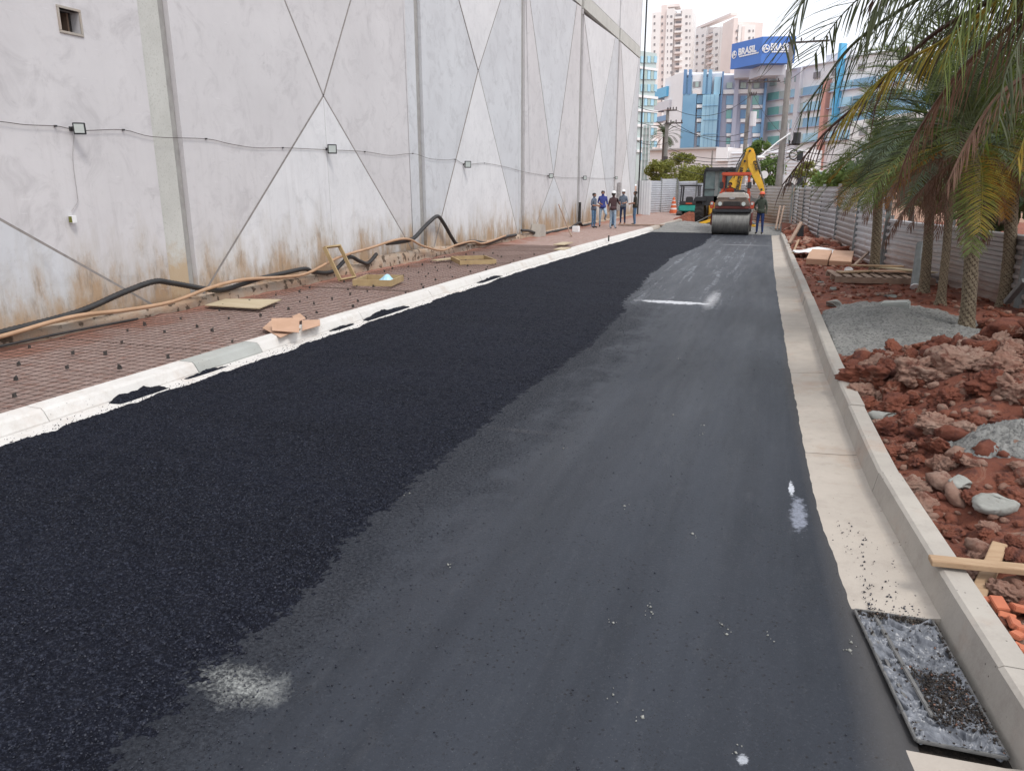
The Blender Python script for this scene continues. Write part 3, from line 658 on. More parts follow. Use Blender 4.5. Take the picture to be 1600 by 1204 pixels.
for i, (a, b) in enumerate([(124, 201), (519, 233), (731, 257), (861, 275), (914, 278), (963, 278)]):
    c = W_(a, b, .16); s = [.08, .10, .105, .10, .10, .085][i]
    e = empty('floodlight', (c.x, c.y, c.z), names[i], 'floodlight', 'floodlights strung along the warehouse wall')
    Mx = Matrix.Rotation(R(-50), 4, 'Z') @ Matrix.Rotation(R(8), 4, 'Y')   # faces road and camera
    mb = MB(); mb.box((-.03, -s, -s), (.015, s, s), 0, Mx)
    for k in range(5): mb.box((-.05, -s*.8+k*s*.4-.006, -s*.8), (-.03, -s*.8+k*s*.4+.006, s*.8), 0, Mx)
    mb.build('housing', M['black'], e, local=True, bevel=.006)
    mb = MB(); mb.box((.014, -s*.78, -s*.72), (.02, s*.78, s*.8), 0, Mx); mb.build('lens', M['lampglass'], e, local=True)
    mb = MB(); mb.tube([(-.16, 0, 0), (-.1, -.03, .02), (-.03, 0, 0)], .012, 6); mb.box((-.17, -.03, -.03), (-.145, .03, .03)); mb.build('bracket', M['black'], e, local=True)
c = W_(113, 342, .04)
e = empty('socket_box', c, 'small white and yellow socket box hanging on the wall below the first floodlight', 'socket box')
mb = MB(); mb.box((-.03, -.035, -.06), (.045, .04, .05)); mb.build('casing', M['whitehat'], e, local=True, bevel=.006)
mb = MB(); mb.box((-.02, -.043, -.05), (.035, -.0355, .035)); mb.build('side_plate', M['leaf_yellowgreen'], e, local=True)
cw = smoothpath([W_(116, 208, .02)-c, W_(114, 250, .02)-c, W_(121, 305, .02)-c, W_(121, 316, .02)-c, W_(112, 330, .02)-c], 5)
mb = MB(); mb.tube(cw, .005, 5); mb.build('cord', M['lightgrey'], e, local=True)
# hoses along the wall foot
def hose(name, pts, r, mat, label, off=.22, rings=False):
    P = smoothpath([onx(a, b, WX+off+(q[0] if q else 0)) for a, b, *q in pts], 7)
    P = [p if p.z > r+.1 else Vector((p.x, p.y, r+.1)) for p in P]
    if rings:
        Q = []; rr = []; tot = 0; last = P[0]
        for i in range(len(P)-1):
            L = (P[i+1]-P[i]).length; k = max(2, int(L/.03))
            for j in range(k): Q.append(P[i].lerp(P[i+1], j/k)); rr.append(r*(1 if len(Q) % 2 else .86))
        P, r = Q, rr
    mb = MB(); mb.tube(P, r, 8); return tag(mb.build(name, mat, smooth=True), label, 'hose')
hose('black_hose', [(-160, 560), (0, 520), (120, 488), (190, 458), (240, 440), (268, 442), (325, 452), (352, 452, -.05), (400, 437), (455, 424), (478, 420), (490, 425), (520, 424), (545, 402), (562, 408), (575, 411), (589, 396)], .05, M['hose_black'], 'thick black corrugated hose lying along the near wall foot past the first pillar', rings=True)
hose('black_hose', [(604, 380), (625, 378), (645, 373), (660, 358), (672, 346), (684, 338), (694, 350), (706, 371), (716, 382), (738, 377), (760, 380), (775, 376), (790, 370), (806, 367)], .055, M['hose_black'], 'black hose arching in a high loop across the second pillar', .2)
hose('black_hose', [(815, 360), (828, 361), (848, 368), (868, 366), (888, 358), (905, 348), (912, 353), (930, 352)], .055, M['hose_black'], 'far black hose rising to the standing pipe near the group of men', .2)
hose('tan_hose', [(-160, 565), (0, 526), (80, 503), (130, 492), (200, 484), (270, 471), (330, 449), (380, 437), (440, 433), (480, 427), (530, 402), (580, 387), (618, 375), (640, 374), (660, 384), (690, 391), (712, 383), (738, 377), (756, 380), (790, 368)], .032, M['hose_tan'], 'long tan hose following the warehouse wall foot', .28)
hose('thin_hose', [(-100, 562), (0, 541), (60, 528), (135, 513), (215, 498)], .018, M['hose_black'], 'thin black cord lying where the wall footing meets the rebar bed', .3)
mb = MB(); a = onx(906, 316, WX+.12); mb.tube([(a.x, a.y, .2), (a.x, a.y, a.z)], .07, 8); tag(mb.build('stand_pipe', M['hose_black']), 'short black pipe standing against the third pillar joint beside the men', 'pipe')
mb = MB(); mb.tube([onx(873, 320, WX+.12), onz(893, 369, .12)], .03, 6); tag(mb.build('leaning_rod', M['wood_old']), 'thin rod leaning on the wall left of the men', 'rod')
mb = MB(); mb.prism([(29.6, .02), (30.6, .02), (30.5, .55), (29.9, .62)], 'x', WX+.02, WX+.45); tag(mb.build('concrete_stub', M['kerb'], bevel=.03), 'sloped concrete stub at the wall foot under the third joint', 'concrete block')
mb = MB(); a = onz(900, 362, .1); mb.box((a.x-.15, a.y-.15, .08), (a.x+.15, a.y+.15, .35)); tag(mb.build('concrete_block', M['bwhite'], bevel=.02), 'small pale block on the ground below the black standing pipe', 'block')
mb = MB(); a = onx(967, 305, WX+.1); mb.box((WX+.02, a.y-.2, .6), (WX+.2, a.y+.25, 2.3)); tag(mb.build('meter_box', M['lightgrey'], bevel=.02), 'narrow grey box fixed on the wall behind the white helmeted men', 'meter box')

# ------------------------------------------------------------------ rebar mats and spacers on the sidewalk
def mat_mesh():
    pass
def rebar(y0, y1, ly, ldz):
    mb = MB(); zf = lambda x, y: .125+ldz+.016*float(fbm(np.array([x*.8, y*.8, 3.0]), 3, 44))
    step = .15; x = -9.25
    while x < -6.78:
        ph = random.uniform(-.01, .01); P = [(x+ph+.01*math.sin(y*2+x), y, zf(x, y)) for y in np.arange(y0, y1+.01, .5)]
        P = [p for p in P if p[0] < LK(p[1])-.30]
        if len(P) > 1: mb.tube(P, .0036, 3, cap=False)
        x += step
    y = y0+.05
    while y < y1:
        sk = random.uniform(-.012, .012); xs = np.linspace(-9.28, LK(y)-.31, 7)
        mb.tube([(x, y+sk+.02*(x+8), zf(x, y)+.008) for x in xs], .0036, 3, cap=False); y += step*1.0
    o = mb.build('rebar_mat', M['rebar'], fixn=False); return tag(o, ly, 'rebar mat', 'welded rebar mats on the sidewalk bed')
rebar(2.0, 7.6, 'nearest rusty rebar mat, lying beside the bare grey kerb length', 0)
rebar(7.4, 13.3, 'rusty rebar mat with loose cardboard lying on it', .012)
rebar(13.1, 19.1, 'rusty rebar mat under the small open timber form', 0)
rebar(18.9, 25.2, 'farthest rusty rebar mat, holding the flat pale boards', .012)
def cube_spacer():
    mb = MB(); mb.box((-.022, -.022, 0), (.022, .022, .05), taper=.006); mb.bar((-.03, 0, .045), (.03, 0, .06), .012, .012); return mb
sp0 = None; k = 0
for yy in np.arange(4.4, 22, .62):
    for xx in np.arange(-9.0, -6.9, .62):
        X = xx+random.uniform(-.16, .16)+.15*(k % 2); Y = yy+random.uniform(-.16, .16); k += 1
        if X > LK(Y)-.36 or random.random() < .18: continue
        if sp0 is None:
            sp0 = cube_spacer().build('rebar_spacer', M['spacer'], local=True); o = sp0
        else: o = sp0.copy(); COL.objects.link(o)
        o.location = (X, Y, .118); o.rotation_euler.z = random.uniform(0, 3); s = random.uniform(.55, .95); o.scale = (s, s, s)
        tag(o, 'small dark spacer block tied on the rusty rebar of the sidewalk bed', 'spacer', 'spacer blocks on the rebar mats')
# timber forms, boards, cardboard on the sidewalk
def board_frame(name, c, lx, ly, h, t, mat, M4, label, cat='timber form'):
    e = empty(name, c, label, cat)
    for a, b in (((-lx/2, -ly/2), (lx/2, -ly/2+t)), ((-lx/2, ly/2-t), (lx/2, ly/2)), ((-lx/2, -ly/2+t+.002), (-lx/2+t, ly/2-t-.002)), ((lx/2-t, -ly/2+t+.002), (lx/2, ly/2-t-.002))):
        mb = MB(); mb.box((a[0], a[1], 0), (b[0], b[1], h), 0, M4); mb.build('board', mat, e, local=True, bevel=.004)
    return e
# leaning frame: foot on the bed, top against the wall
f = onz(530, 438, .12); 
Ml = Matrix.Rotation(R(-4), 4, 'Z') @ Matrix.Rotation(R(62), 4, 'Y') @ Matrix.Translation((-.40, 0, 0))
board_frame('leaning_form', (f.x+.12, f.y+.1, .13), .82, .58, .09, .035, M['wood_y'], Ml, 'rectangular timber form leaning against the wall foot by the hoses')
c = onz(583, 447, .1)
board_frame('tray_form', (c.x, c.y+.25, .13), .85, .95, .13, .035, M['wood_y'], Matrix.Rotation(R(12), 4, 'Z'), 'low square timber form with rags inside, lying on the rebar')
rg = MB(); 
Vr = []
for i in range(7):
    for j in range(7): Vr.append((c.x-.05+.06*i, c.y+.2+.06*j, .17+.16*math.exp(-((i-3)**2+(j-3)**2)/4)+random.uniform(-.015, .02)))
rg.add(Vr, [(i*7+j, i*7+j+1, (i+1)*7+j+1, (i+1)*7+j) for i in range(6) for j in range(6)])
tag(rg.build('plastic_rag', M['skyglass']), 'crumpled light blue rag sticking up in the low timber form', 'rag')
c = onz(738, 416, .12)
board_frame('long_form', (c.x-.35, c.y+.9, .13), 1.0, 1.3, .12, .035, M['wood_y'], Matrix.Rotation(R(35), 4, 'Z'), 'pale timber form farther up the sidewalk in front of the high hose loop')
for i, (px, py, l, w, rz, lb) in enumerate([(880, 381, 1.2, .40, 30, 'pale flat board lying on the far rebar beyond the timber forms'), (879, 389, .9, .35, 30, 'second pale board lying nearer the kerb on the far rebar'), (700, 405, 1.1, .2, 10, 'short loose board on the rebar left of the pale timber form')]):
    c = onz(px, py, .15); mb = MB(); mb.box((-l/2, -w/2, 0), (l/2, w/2, .03), 0, Matrix.Rotation(R(rz+60), 4, 'Z')); o = mb.build('flat_board', M['ply'], local=True, bevel=.003); o.location = (c.x, c.y, .145); tag(o, lb, 'board')
p = [onz(320, 478, .14), onz(352, 468, .14), onz(440, 469, .14), onz(405, 483, .14)]
mb = MB(); mb.prism([(q.x, q.y) for q in p], 'z', .14, .16); tag(mb.build('plywood_sheet', M['ply'], bevel=.003), 'pale plywood sheet lying by the wall past the first pillar', 'plywood')
for pl, z, t, lb in [([(410, 512), (424, 500), (470, 513), (438, 527)], .16, 0, 'flat creased piece of cardboard, lowest of the pile by the kerb'), ([(425, 516), (424, 497), (468, 496), (467, 519)], .20, .10, 'square cardboard piece propped up in the pile by the kerb'), ([(456, 494), (468, 489), (478, 497), (466, 502)], .17, 0, 'small torn cardboard piece behind the propped square one'), ([(472, 516), (472, 500), (500, 499), (500, 508)], .17, .04, 'brown folded cardboard piece nearest the white kerb')]:
    V = [onz(a, b, z+(t if i in (1, 2) else 0)) for i, (a, b) in enumerate(pl)]
    nrm = (V[1]-V[0]).cross(V[2]-V[0]).normalized(); nrm = nrm if nrm.z > 0 else -nrm
    mb = MB(); mb.add(V+[v-nrm*.008 for v in V], [(0, 1, 2, 3), (7, 6, 5, 4), (0, 4, 5, 1), (1, 5, 6, 2), (2, 6, 7, 3), (3, 7, 4, 0)])
    tag(mb.build('cardboard_piece', M['card']), lb, 'cardboard')
c = onz(1002, 352, .12); mb = MB(); mb.box((-1.2, -.2, 0), (1.2, .2, .05), 0, Matrix.Rotation(R(5), 4, 'Z')); o = mb.build('loose_plank', M['wood_old'], local=True); o.location = (c.x, c.y, .12); tag(o, 'loose plank lying on the dirt to the right of the standing men', 'plank')
mb = MB(); a = onz(951, 377, .1); mb.tube([a, a+Vector((0, 0, .22))], .03, 6); tag(mb.build('ground_stake', M['spacer']), 'short dark stake standing on the far sidewalk bed', 'stake')

# ------------------------------------------------------------------ right hand terrain
def terr(x, y):
    x = np.asarray(x, float); y = np.asarray(y, float)
    k = RK(np.minimum(y, 37))+.16; d = x-k
    h = .10 + .0*d
    h = h + sstep(0, .5, d)*(.05 + .42*np.exp(-((x-3.0)/1.1)**2-((y-8.9)/1.6)**2)*1.2 + .22*np.exp(-((x-1.9)/.9)**2-((y-8.0)/1.3)**2)
        + .20*np.exp(-((x-1.9)/.7)**2-((y-6.3)/1.2)**2) + .05*np.exp(-((x-1.6)/.5)**2-((y-5)/.8)**2)
        + .25*np.exp(-((x-1.35)/.8)**2-((y-27)/1.8)**2) + .30*np.exp(-((x-.9)/.5)**2-((y-34)/3)**2) - .06*sstep(11, 16, y))
    P = np.stack([x, y, x*0], -1)
    h = h + (.09*fbm(P*1.6, 4, 51)*np.clip(1.25-.06*np.abs(y-8), .35, 1) + .035*fbm(P*7, 4, 52))*sstep(-.02, .3, d)
    h = h - .10*sstep(0, -1, y-4.5)*sstep(0, .4, d)*0
    return h
ys = np.concatenate([np.linspace(1, 12, 330), np.linspace(12.06, 50, 300)]); us = np.linspace(0, 1, 170)**1.35
YY, UU = np.meshgrid(ys, us, indexing='ij'); XX = RK(np.minimum(YY, 37))+.165 + 13*UU
o = gridmesh('soil_bank', XX, YY, terr(XX, YY), M['clay'], smooth=False); tag(o, kind='structure')
# grey gravel heap
gx, gy_ = np.meshgrid(np.linspace(.3, 3.4, 130), np.linspace(9.3, 15.4, 190), indexing='ij'); P3 = np.stack([gx, gy_, gx*0], -1)
blob = np.clip(1-(((gx-1.75-.07*(gy_-12))/1.25)**2+((gy_-12.2)/2.7)**2)*(1+.35*fbm(P3*1.4, 3, 6)), -.25, 1)
gz = terr(gx, gy_)-.03 + .24*np.sign(blob)*np.abs(blob)**.8 + .022*fbm(P3*14, 3, 7)+.012*vnoise(P3*34, 8)
gz = np.where(gx < RK(gy_)+.18, -.1, gz)
tag(gridmesh('gravel_heap', gx, gy_, gz, M['gravel'], smooth=False), 'flat heap of grey gravel among the red soil before the palms', 'gravel', kind='stuff')
c = onz(1563, 706, .30)
gx, gy_ = np.meshgrid(np.linspace(c.x-.5, c.x+1.0, 110), np.linspace(c.y-.55, c.y+.7, 110), indexing='ij'); P3 = np.stack([gx, gy_, gx*0], -1)
blob = np.clip(1-((gx-c.x-.2)/.50)**2-((gy_-c.y-.05)/.38)**2+.3*fbm(P3*3, 3, 2), -.4, 1)
gz = terr(gx, gy_)+.01 + .17*blob + .02*vnoise(P3*45, 8)+.012*vnoise(P3*90, 9)
tag(gridmesh('gravel_pile', gx, gy_, gz, M['gravel'], smooth=False), 'small pile of bluish crushed stone half sunk in the rubble', 'gravel', kind='stuff')
def rock_variant(seed, sub=3, ang=.5, rough=.22, flat=1.0):
    bm = bmesh.new(); bmesh.ops.create_icosphere(bm, subdivisions=sub, radius=1)
    V = np.array([v.co[:] for v in bm.verts]); Fc = [[v.index for v in f.verts] for f in bm.faces]; bm.free()
    r2 = np.random.default_rng(seed)
    for k in range(9):   # planar cuts give broken faces
        nn = r2.normal(size=3); nn /= np.linalg.norm(nn); d = r2.uniform(.45, .85); t = V@nn - d
        V = V - np.outer(np.clip(t, 0, None)*ang*1.7, nn)
    rg_ = 1-2*np.abs(fbm(V*2.3+seed*3.1, 4, seed+7, .6))
    V = V*(1+rough*.8*fbm(V*1.3+seed, 4, seed, .65)[:, None]+.30*rough*rg_[:, None]+.42*rough*fbm(V*4.5+seed, 4, seed+1, .7)[:, None])
    V[:, 2] *= flat
    return V, np.array(Fc)
clods = [rock_variant(i, 3, .35, .55, .8) for i in range(12)]; small = [rock_variant(20+i, 2, .4, .5, .85) for i in range(8)]; tiny = [rock_variant(40+i, 1, .2, .4, .8) for i in range(6)]
def rotm(a, b, c): return np.array(Euler((a, b, c)).to_matrix())
def scatter_rocks(name, pts, sizes, vars_, mats, prob, label, cat, sink=.35, kind='stuff'):
    Vs, Fs, Ms = [], [], []; n = 0
    for p, s in zip(pts, sizes):
        V, Fc = vars_[random.randrange(len(vars_))]
        sc = np.array([random.uniform(.75, 1.3), random.uniform(.75, 1.3), random.uniform(.6, 1)])*s
        V2 = (V*sc)@rotm(random.uniform(-.6, .6), random.uniform(-.6, .6), random.uniform(0, 6.3)).T + np.array([p[0], p[1], p[2]+s*(1-sink)*.6-s*sink*.3])
        Vs.append(V2); Fs.append(Fc+n); n += len(V); Ms.append(np.full(len(Fc), 1 if random.random() < prob else 0))
    return tag(quick_mesh(name, np.concatenate(Vs), np.concatenate(Fs), mats, mi=np.concatenate(Ms)), label, cat, kind=kind)
def bank_pts(n, y0, y1, xo, dens=1.0):
    P = []
    while len(P) < n:
        y = y0+(y1-y0)*random.random()**dens; x = RK(min(y, 37))+.2+xo*random.random()
        if 9.8 < y < 14.9 and x < 3.0: continue
        P.append((x, y, float(terr(x, y))))
    return P
e = empty('rubble_pile', (2, 7, 0), 'rubble pile of broken red and pinkish clay clods between the kerb and the fence', 'rubble')
cm = []
for i in range(14):
    V, Fc = rock_variant(200+i, 5, .4, .85, .85); V[:, 2] = V[:, 2]; me = quick_mesh('clod', V, Fc, M['clay_pale'] if i % 5 in (1, 3) else M['clay']); cm.append(me.data); bpy.data.objects.remove(me)
for x, y, z in bank_pts(290, 3.0, 10.2, 2.9, 1.3):
    s = random.uniform(.05, .115)*(.6+.055*y); o = bpy.data.objects.new('clod', random.choice(cm)); COL.objects.link(o); o.parent = e
    o.location = Vector((x, y, z+s*.28))-e.location; o.rotation_euler = (random.uniform(-.7, .7), random.uniform(-.7, .7), random.uniform(0, 6.3)); o.scale = (s*random.uniform(.8, 1.3), s*random.uniform(.8, 1.2), s*random.uniform(.6, 1))
pp = bank_pts(330, 3.0, 10.4, 3.4); scatter_rocks('clay_clods', pp, [random.uniform(.03, .10)*(.72+.045*p[1]) for p in pp], clods, [M['clay'], M['clay_pale']], .45, 'jumbled mid sized clods of broken red clay heaped behind the kerb', 'clay rubble')
pp = bank_pts(2600, 2.4, 10.6, 3.6); scatter_rocks('clay_crumbs', pp, [random.uniform(.012, .05) for p in pp], tiny, [M['clay'], M['clay_pale']], .45, 'small red clay crumbs filling the gaps between the clods', 'clay rubble')
pp = bank_pts(2600, 10, 38, 5, 1.2); scatter_rocks('far_clay_crumbs', pp, [random.uniform(.015, .07) for p in pp], tiny, [M['clay'], M['clay_pale']], .3, 'scattered red clay lumps along the strip by the metal fence', 'clay rubble')
# rubble ridge at the back right and heaps against the fence
pp = []
for i in range(150):
    x = 2.7+random.uniform(-.2, 2.2); y = 9.4+random.uniform(-1.0, 1.2); pp.append((x, y, float(terr(x, y))+.05))
scatter_rocks('clay_ridge', pp, [random.uniform(.07, .19) for p in pp], clods, [M['clay'], M['clay_pale']], .15, 'ridge of red clay clods piled in front of the metal fence', 'clay rubble')
pp = []
for i in range(260):
    if i % 2: x = random.gauss(1.3, .5); y = random.gauss(27, 1.4)
    else: y = random.uniform(29, 37.5); x = RK(y)+.2+random.uniform(.05, .9)
    if x < RK(min(y, 37))+.25: continue
    pp.append((x, y, float(terr(x, y))))
scatter_rocks('far_clay_heap', pp, [random.uniform(.06, .2) for p in pp], small, [M['clay'], M['clay_pale']], .35, 'heaps of red clods and rubble at the foot of the fence near the worker', 'clay rubble')
# the largest clay lumps, each its own object
def rock_obj(name, p, s, mat, label, cat, group=None, seed=0, sub=4, ang=.35, rough=.5, flat=.85, rz=0, sink=.3, tilt=0):
    V, Fc = rock_variant(seed, sub, ang, rough, flat); V = (V*np.array(s if hasattr(s, '__len__') else (s, s, s)))@rotm(tilt, 0, rz).T
    o = quick_mesh(name, V, Fc, mat, loc=(p[0], p[1], p[2]+V[:, 2].max()*(1-sink*1.4))); 
    return tag(o, label, cat, group)
big = [(1365, 572, .30, 0), (1425, 590, .22, 1), (1450, 560, .20, 1), (1505, 548, .24, 1), (1560, 555, .25, 1), (1400, 600, .19, 0), (1345, 600, .15, 1), (1480, 610, .17, 0), (1540, 610, .2, 0), (1585, 600, .2, 1), (1420, 650, .13, 0), (1460, 650, .14, 1), (1510, 660, .15, 1), (1570, 650, .17, 0), (1400, 690, .12, 0), (1440, 700, .11, 0), (1480, 710, .12, 1), (1590, 510, .28, 0), (1550, 500, .25, 0), (1470, 530, .2, 0), (1400, 545, .16, 0), (1460, 760, .09, 0), (1520, 745, .10, 0), (1590, 760, .10, 0), (1480, 815, .08, 0), (1540, 820, .08, 0), (1590, 835, .08, 0), (1510, 860, .07, 0), (1330, 560, .12, 0), (1440, 520, .15, 0)]
for i, (px, py, s, mt) in enumerate(big):
    s *= .78
    p = onz(px, py+14, .3); z = float(terr(p.x, p.y)); 
    for _ in range(4): p = onz(px, py+14, z+s*.4); z = float(terr(p.x, p.y))
    rock_obj('clay_lump', (p.x, p.y, z-.02), (s, s*random.uniform(.75, 1.15), s*random.uniform(.65, .85)), M['clay_pale'] if mt else M['clay'],
        ('pale pinkish clay lump ' if mt else 'dark red clay lump ')+(['at the kerb edge of the pile, beside the gravel heap', 'in the second row behind the gravel heap, nearer the kerb', 'on the crest of the pile just beyond the gravel heap', 'on the crest below the thick palm trunk', 'on the crest right of the thick palm trunk', 'just right of the upper kerb end of the pile', 'touching the kerb where the pile starts', 'in the middle of the pile left of the pale ones', 'in the middle of the pile behind the grey stones', 'at the right frame edge above the bluish gravel', 'just right of the grey stone wedged by the kerb', 'left of the small rounded pale stone', 'just above the bluish gravel pile, left side', 'just above the bluish gravel pile, right side', 'below the grey stone wedged by the kerb', 'left of the bluish gravel pile', 'at the near left tip of the bluish gravel pile', 'high at the right edge below the rightmost palm', 'behind the thick palm trunk on the right', 'at the foot of the thick palm trunk, left side', 'at the near edge of the flat gravel heap', 'left of the flat pale stone near the timbers', 'between the bluish gravel and the angular grey stone', 'at the right edge just below the bluish gravel', 'between the kerb and the angular grey stone', 'right below the angular grey stone', 'at the right edge above the timber plank', 'just above the crossed timbers', 'overhanging the kerb top where the pile starts', 'at the left foot of the crest beside the gravel'][i]), 'clay lump', 'large pale clay lumps' if mt else 'large dark red clay lumps', seed=60+i, sub=5, rough=.95, rz=i*1.3)
stn = [(1384, 645, .15, 'grey stone wedged beside the kerb, left of the pale clay lumps'), (1553, 788, .15, 'angular grey stone, right one of the pair above the crossed timbers'), (1497, 758, .12, 'flat pale stone, left one of the pair above the crossed timbers'), (1444, 637, .08, 'small rounded pale stone half buried in the middle of the rubble'), (1303, 468, .17, 'grey stone at the near left edge of the pallet'), (1302, 443, .12, 'small grey stone left of the pallet'), (1372, 452, .10, 'pale stone in front of the pallet, left of two'), (1390, 453, .13, 'grey stone in front of the pallet, right of two'), (1325, 415, .13, 'white rounded stone just right of the stacked tile boxes'), (1283, 432, .1, 'small pale stone between the kerb and the tile boxes'), (1322, 577, .12, 'pale stone touching the outer edge of the right kerb')]
for i, (px, py, s, lb) in enumerate(stn):
    z = .2
    for _ in range(4): p = onz(px, py+6, z+.05); z = float(terr(p.x, p.y))
    rock_obj('grey_stone', (p.x, p.y, z), (s, s*.7, s*.55), M['whitehat'] if 'white' in lb else M['stone'], lb, 'stone', seed=90+i, sub=4, ang=.9, rough=.17, rz=i*.9-.3)

# crossed timbers and brick pieces by the kerb
mb = MB(); a, b = onz(1452, 872, .235), onz(1452, 872, .235)+Vector((.95, .03, .03)); mb.bar(a+Vector((0, -.02, 0)), b, .085, .03)
tag(mb.build('timber_plank', M['wood'], bevel=.003), 'flat timber plank resting across the kerb top', 'timber')
mb = MB(); a, b = Vector((1.12, 3.97, .10)), Vector((1.345, 4.52, .21)); mb.bar(a, b, .075, .07)
tag(mb.build('timber_batten', M['wood'], bevel=.004), 'thick short timber batten lying under the plank on the kerb', 'timber')
for i, (px, py, s) in enumerate([(1562, 938, .045), (1585, 968, .04), (1590, 985, .035), (1545, 930, .03), (1597, 945, .04), (1592, 1005, .03), (1575, 955, .03), (1598, 975, .035), (1583, 1000, .025)]):
    p = onz(px, py, .2); mb = MB(); mb.box((-s*1.2, -s*.7, 0), (s*1.2, s*.7, s*.7), 0, Euler((random.uniform(-.4, .4), random.uniform(-.3, .3), random.uniform(0, 3))).to_matrix().to_4x4())
    o = mb.build('brick_fragment', M['brick'], local=True, bevel=.004); o.location = (max(p.x, RK(p.y)+.2), p.y, .165); tag(o, 'broken orange brick fragment lying just outside the near kerb', 'brick fragment', 'brick fragments by the near kerb')

# ------------------------------------------------------------------ metal fences
def sheet(p0, p1, z0, z1, mat, parent, pitch=.17, dep=.045, dent=.02):
    p0, p1 = Vector((*p0, 0)), Vector((*p1, 0)); d = (p1-p0); L = d.length; d.normalize(); nrm = Vector((d.y, -d.x, 0))
    if nrm.dot(Vector((0, 0, 0))-p0) < 0: nrm = -nrm
    zz, oo = [], []; z = z0
    while z < z1:
        for a, b in ((0, 0), (.36, 0), (.50, 1), (.86, 1)):
            if z+a*pitch <= z1: zz.append(z+a*pitch); oo.append(b*dep)
        z += pitch
    m = 5; V = []; s = random.random()*9
    for i, z in enumerate(zz):
        for k in range(m):
            t = k/(m-1); w = dent*math.sin(s+t*3.1+z*1.3); V.append(p0+d*(L*t)+nrm*(oo[i]+w)+Vector((0, 0, z+.012*math.sin(s+t*2))))
    Fc = [(i*m+k, i*m+k+1, (i+1)*m+k+1, (i+1)*m+k) for i in range(len(zz)-1) for k in range(m-1)]
    mb = MB(); mb.add(V, Fc); return mb.build('sheet_panel', mat, parent, fixn=False)
def fence(label, pts, mats, post=True, pw=.105, h0=0.0, sheetlabel=None, postoff=.09):
    e = empty('metal_fence', (pts[0][0], pts[0][1], 0), label, 'fence')
    for i in range(len(pts)-1):
        (x0, y0, h), (x1, y1, h2) = pts[i], pts[i+1]
        d = Vector((x1-x0, y1-y0)).normalized()*.03
        sheet((x0+d.x, y0+d.y), (x1-d.x, y1-d.y), h0, h, mats[i % len(mats)], e)
    if post:
        for i, (x, y, h) in enumerate(pts):
            v = Vector((0-x, 0-y)); v.normalize(); hh = max(h, pts[i-1][2] if i else 0)+random.uniform(.02, .08)
            a = Vector((x+v.x*postoff, y+v.y*postoff, 0)); mb = MB(); tl = random.uniform(-.03, .05)
            mb.bar(a, a+Vector((tl, 0, hh)), pw, pw*.8); mb.build('post', M['post'], e)
    return e
fence('weathered corrugated metal fence rising behind the soil heaps from the palms to the worker', [(2.62, 21.6, 2.15), (2.22, 25.0, 2.15), (1.89, 28.2, 2.15), (1.50, 31.7, 2.15), (1.24, 35.2, 2.12), (1.05, 38.0, 2.1), (.88, 41.0, 2.12), (.72, 44.5, 2.15)], [M['zinc'], M['zinc_brown'], M['zinc'], M['zinc']])
fence('low corrugated metal fence behind the palm trunks on the right', [(5.35, 9.8, 1.45), (4.75, 12.6, 1.42), (4.13, 15.3, 1.40), (3.45, 18.3, 1.36), (2.68, 21.5, 1.30)], [M['zinc'], M['zinc'], M['zinc_brown'], M['zinc']])
fence('grey corrugated fence closing the site behind the yellow backhoe', [(.60, 44.9, 2.15), (-.9, 48.2, 2.2), (-2.2, 52.5, 2.25), (-3.6, 57, 2.3), (-4.9, 61.5, 2.3), (-6.5, 63.0, 2.45), (-8.0, 63.6, 2.5)], [M['zinc'], M['zinc_brown'], M['zinc'], M['zinc'], M['zinc_light'], M['zinc_light']])
fence('bright new corrugated fence panels beside the warehouse corner', [(-8.1, 63.4, 2.65), (-8.9, 60.4, 2.5), (-9.55, 57.4, 2.35)], [M['zinc_light']])
# leaning props and debris along the right strip
def prop(a, b, w, mat, name, lb, cat='timber'):
    mb = MB(); mb.bar(a, b, w, w*.8); tag(mb.build(name, mat, bevel=.004), lb, cat)
prop(onz(1233, 381, .2), ony(1252, 348, 29.5), .11, M['wood_old'], 'leaning_timber', 'thick timber leaning on the fence at the end of the soil strip')
prop(onz(1239, 396, .2), ony(1248, 375, 26.8), .06, M['wood'], 'leaning_timber', 'pale stick leaning beside the kerb left of the white sheet')
prop(onz(1212, 358, .1), ony(1219, 322, 42.5), .08, M['wood_old'], 'leaning_timber', 'left one of two thin boards leaning on the fence behind the worker')
prop(onz(1217, 358, .1), ony(1225, 322, 42.5), .08, M['wood_old'], 'leaning_timber', 'right one of two thin boards leaning on the fence behind the worker')
prop(onz(1335, 414, .2), ony(1358, 393, 23.2), .06, M['wood_old'], 'leaning_timber', 'thin timber prop slanting up left of the first palm trunk')
prop(onz(1573, 472, .2), ony(1602, 438, 14.6), .10, M['post'], 'fence_brace', 'grey steel brace slanting against the low fence at the right edge', 'brace')
mb = MB(); mb.bar(ony(1250, 385, 29.6), ony(1251, 352, 29.6), .22, .1); tag(mb.build('dark_post', M['black']), 'short dark post standing where the thick timber meets the fence', 'post')
mb = MB(); a = onz(1431, 448, .15); b = ony(1440, 382, a.y+.9); mb.tube([a, b], .105, 12); o = mb.build('plastic_pipe', [M['post'], M['whitehat']], smooth=False); tag(o, 'grey plastic pipe with white end leaning on a palm trunk', 'pipe')
mb = MB(); d = (a-b).normalized(); mb.tube([a, a+d*.03], .108, 12); mb.build('end_cap', M['whitehat'], o)
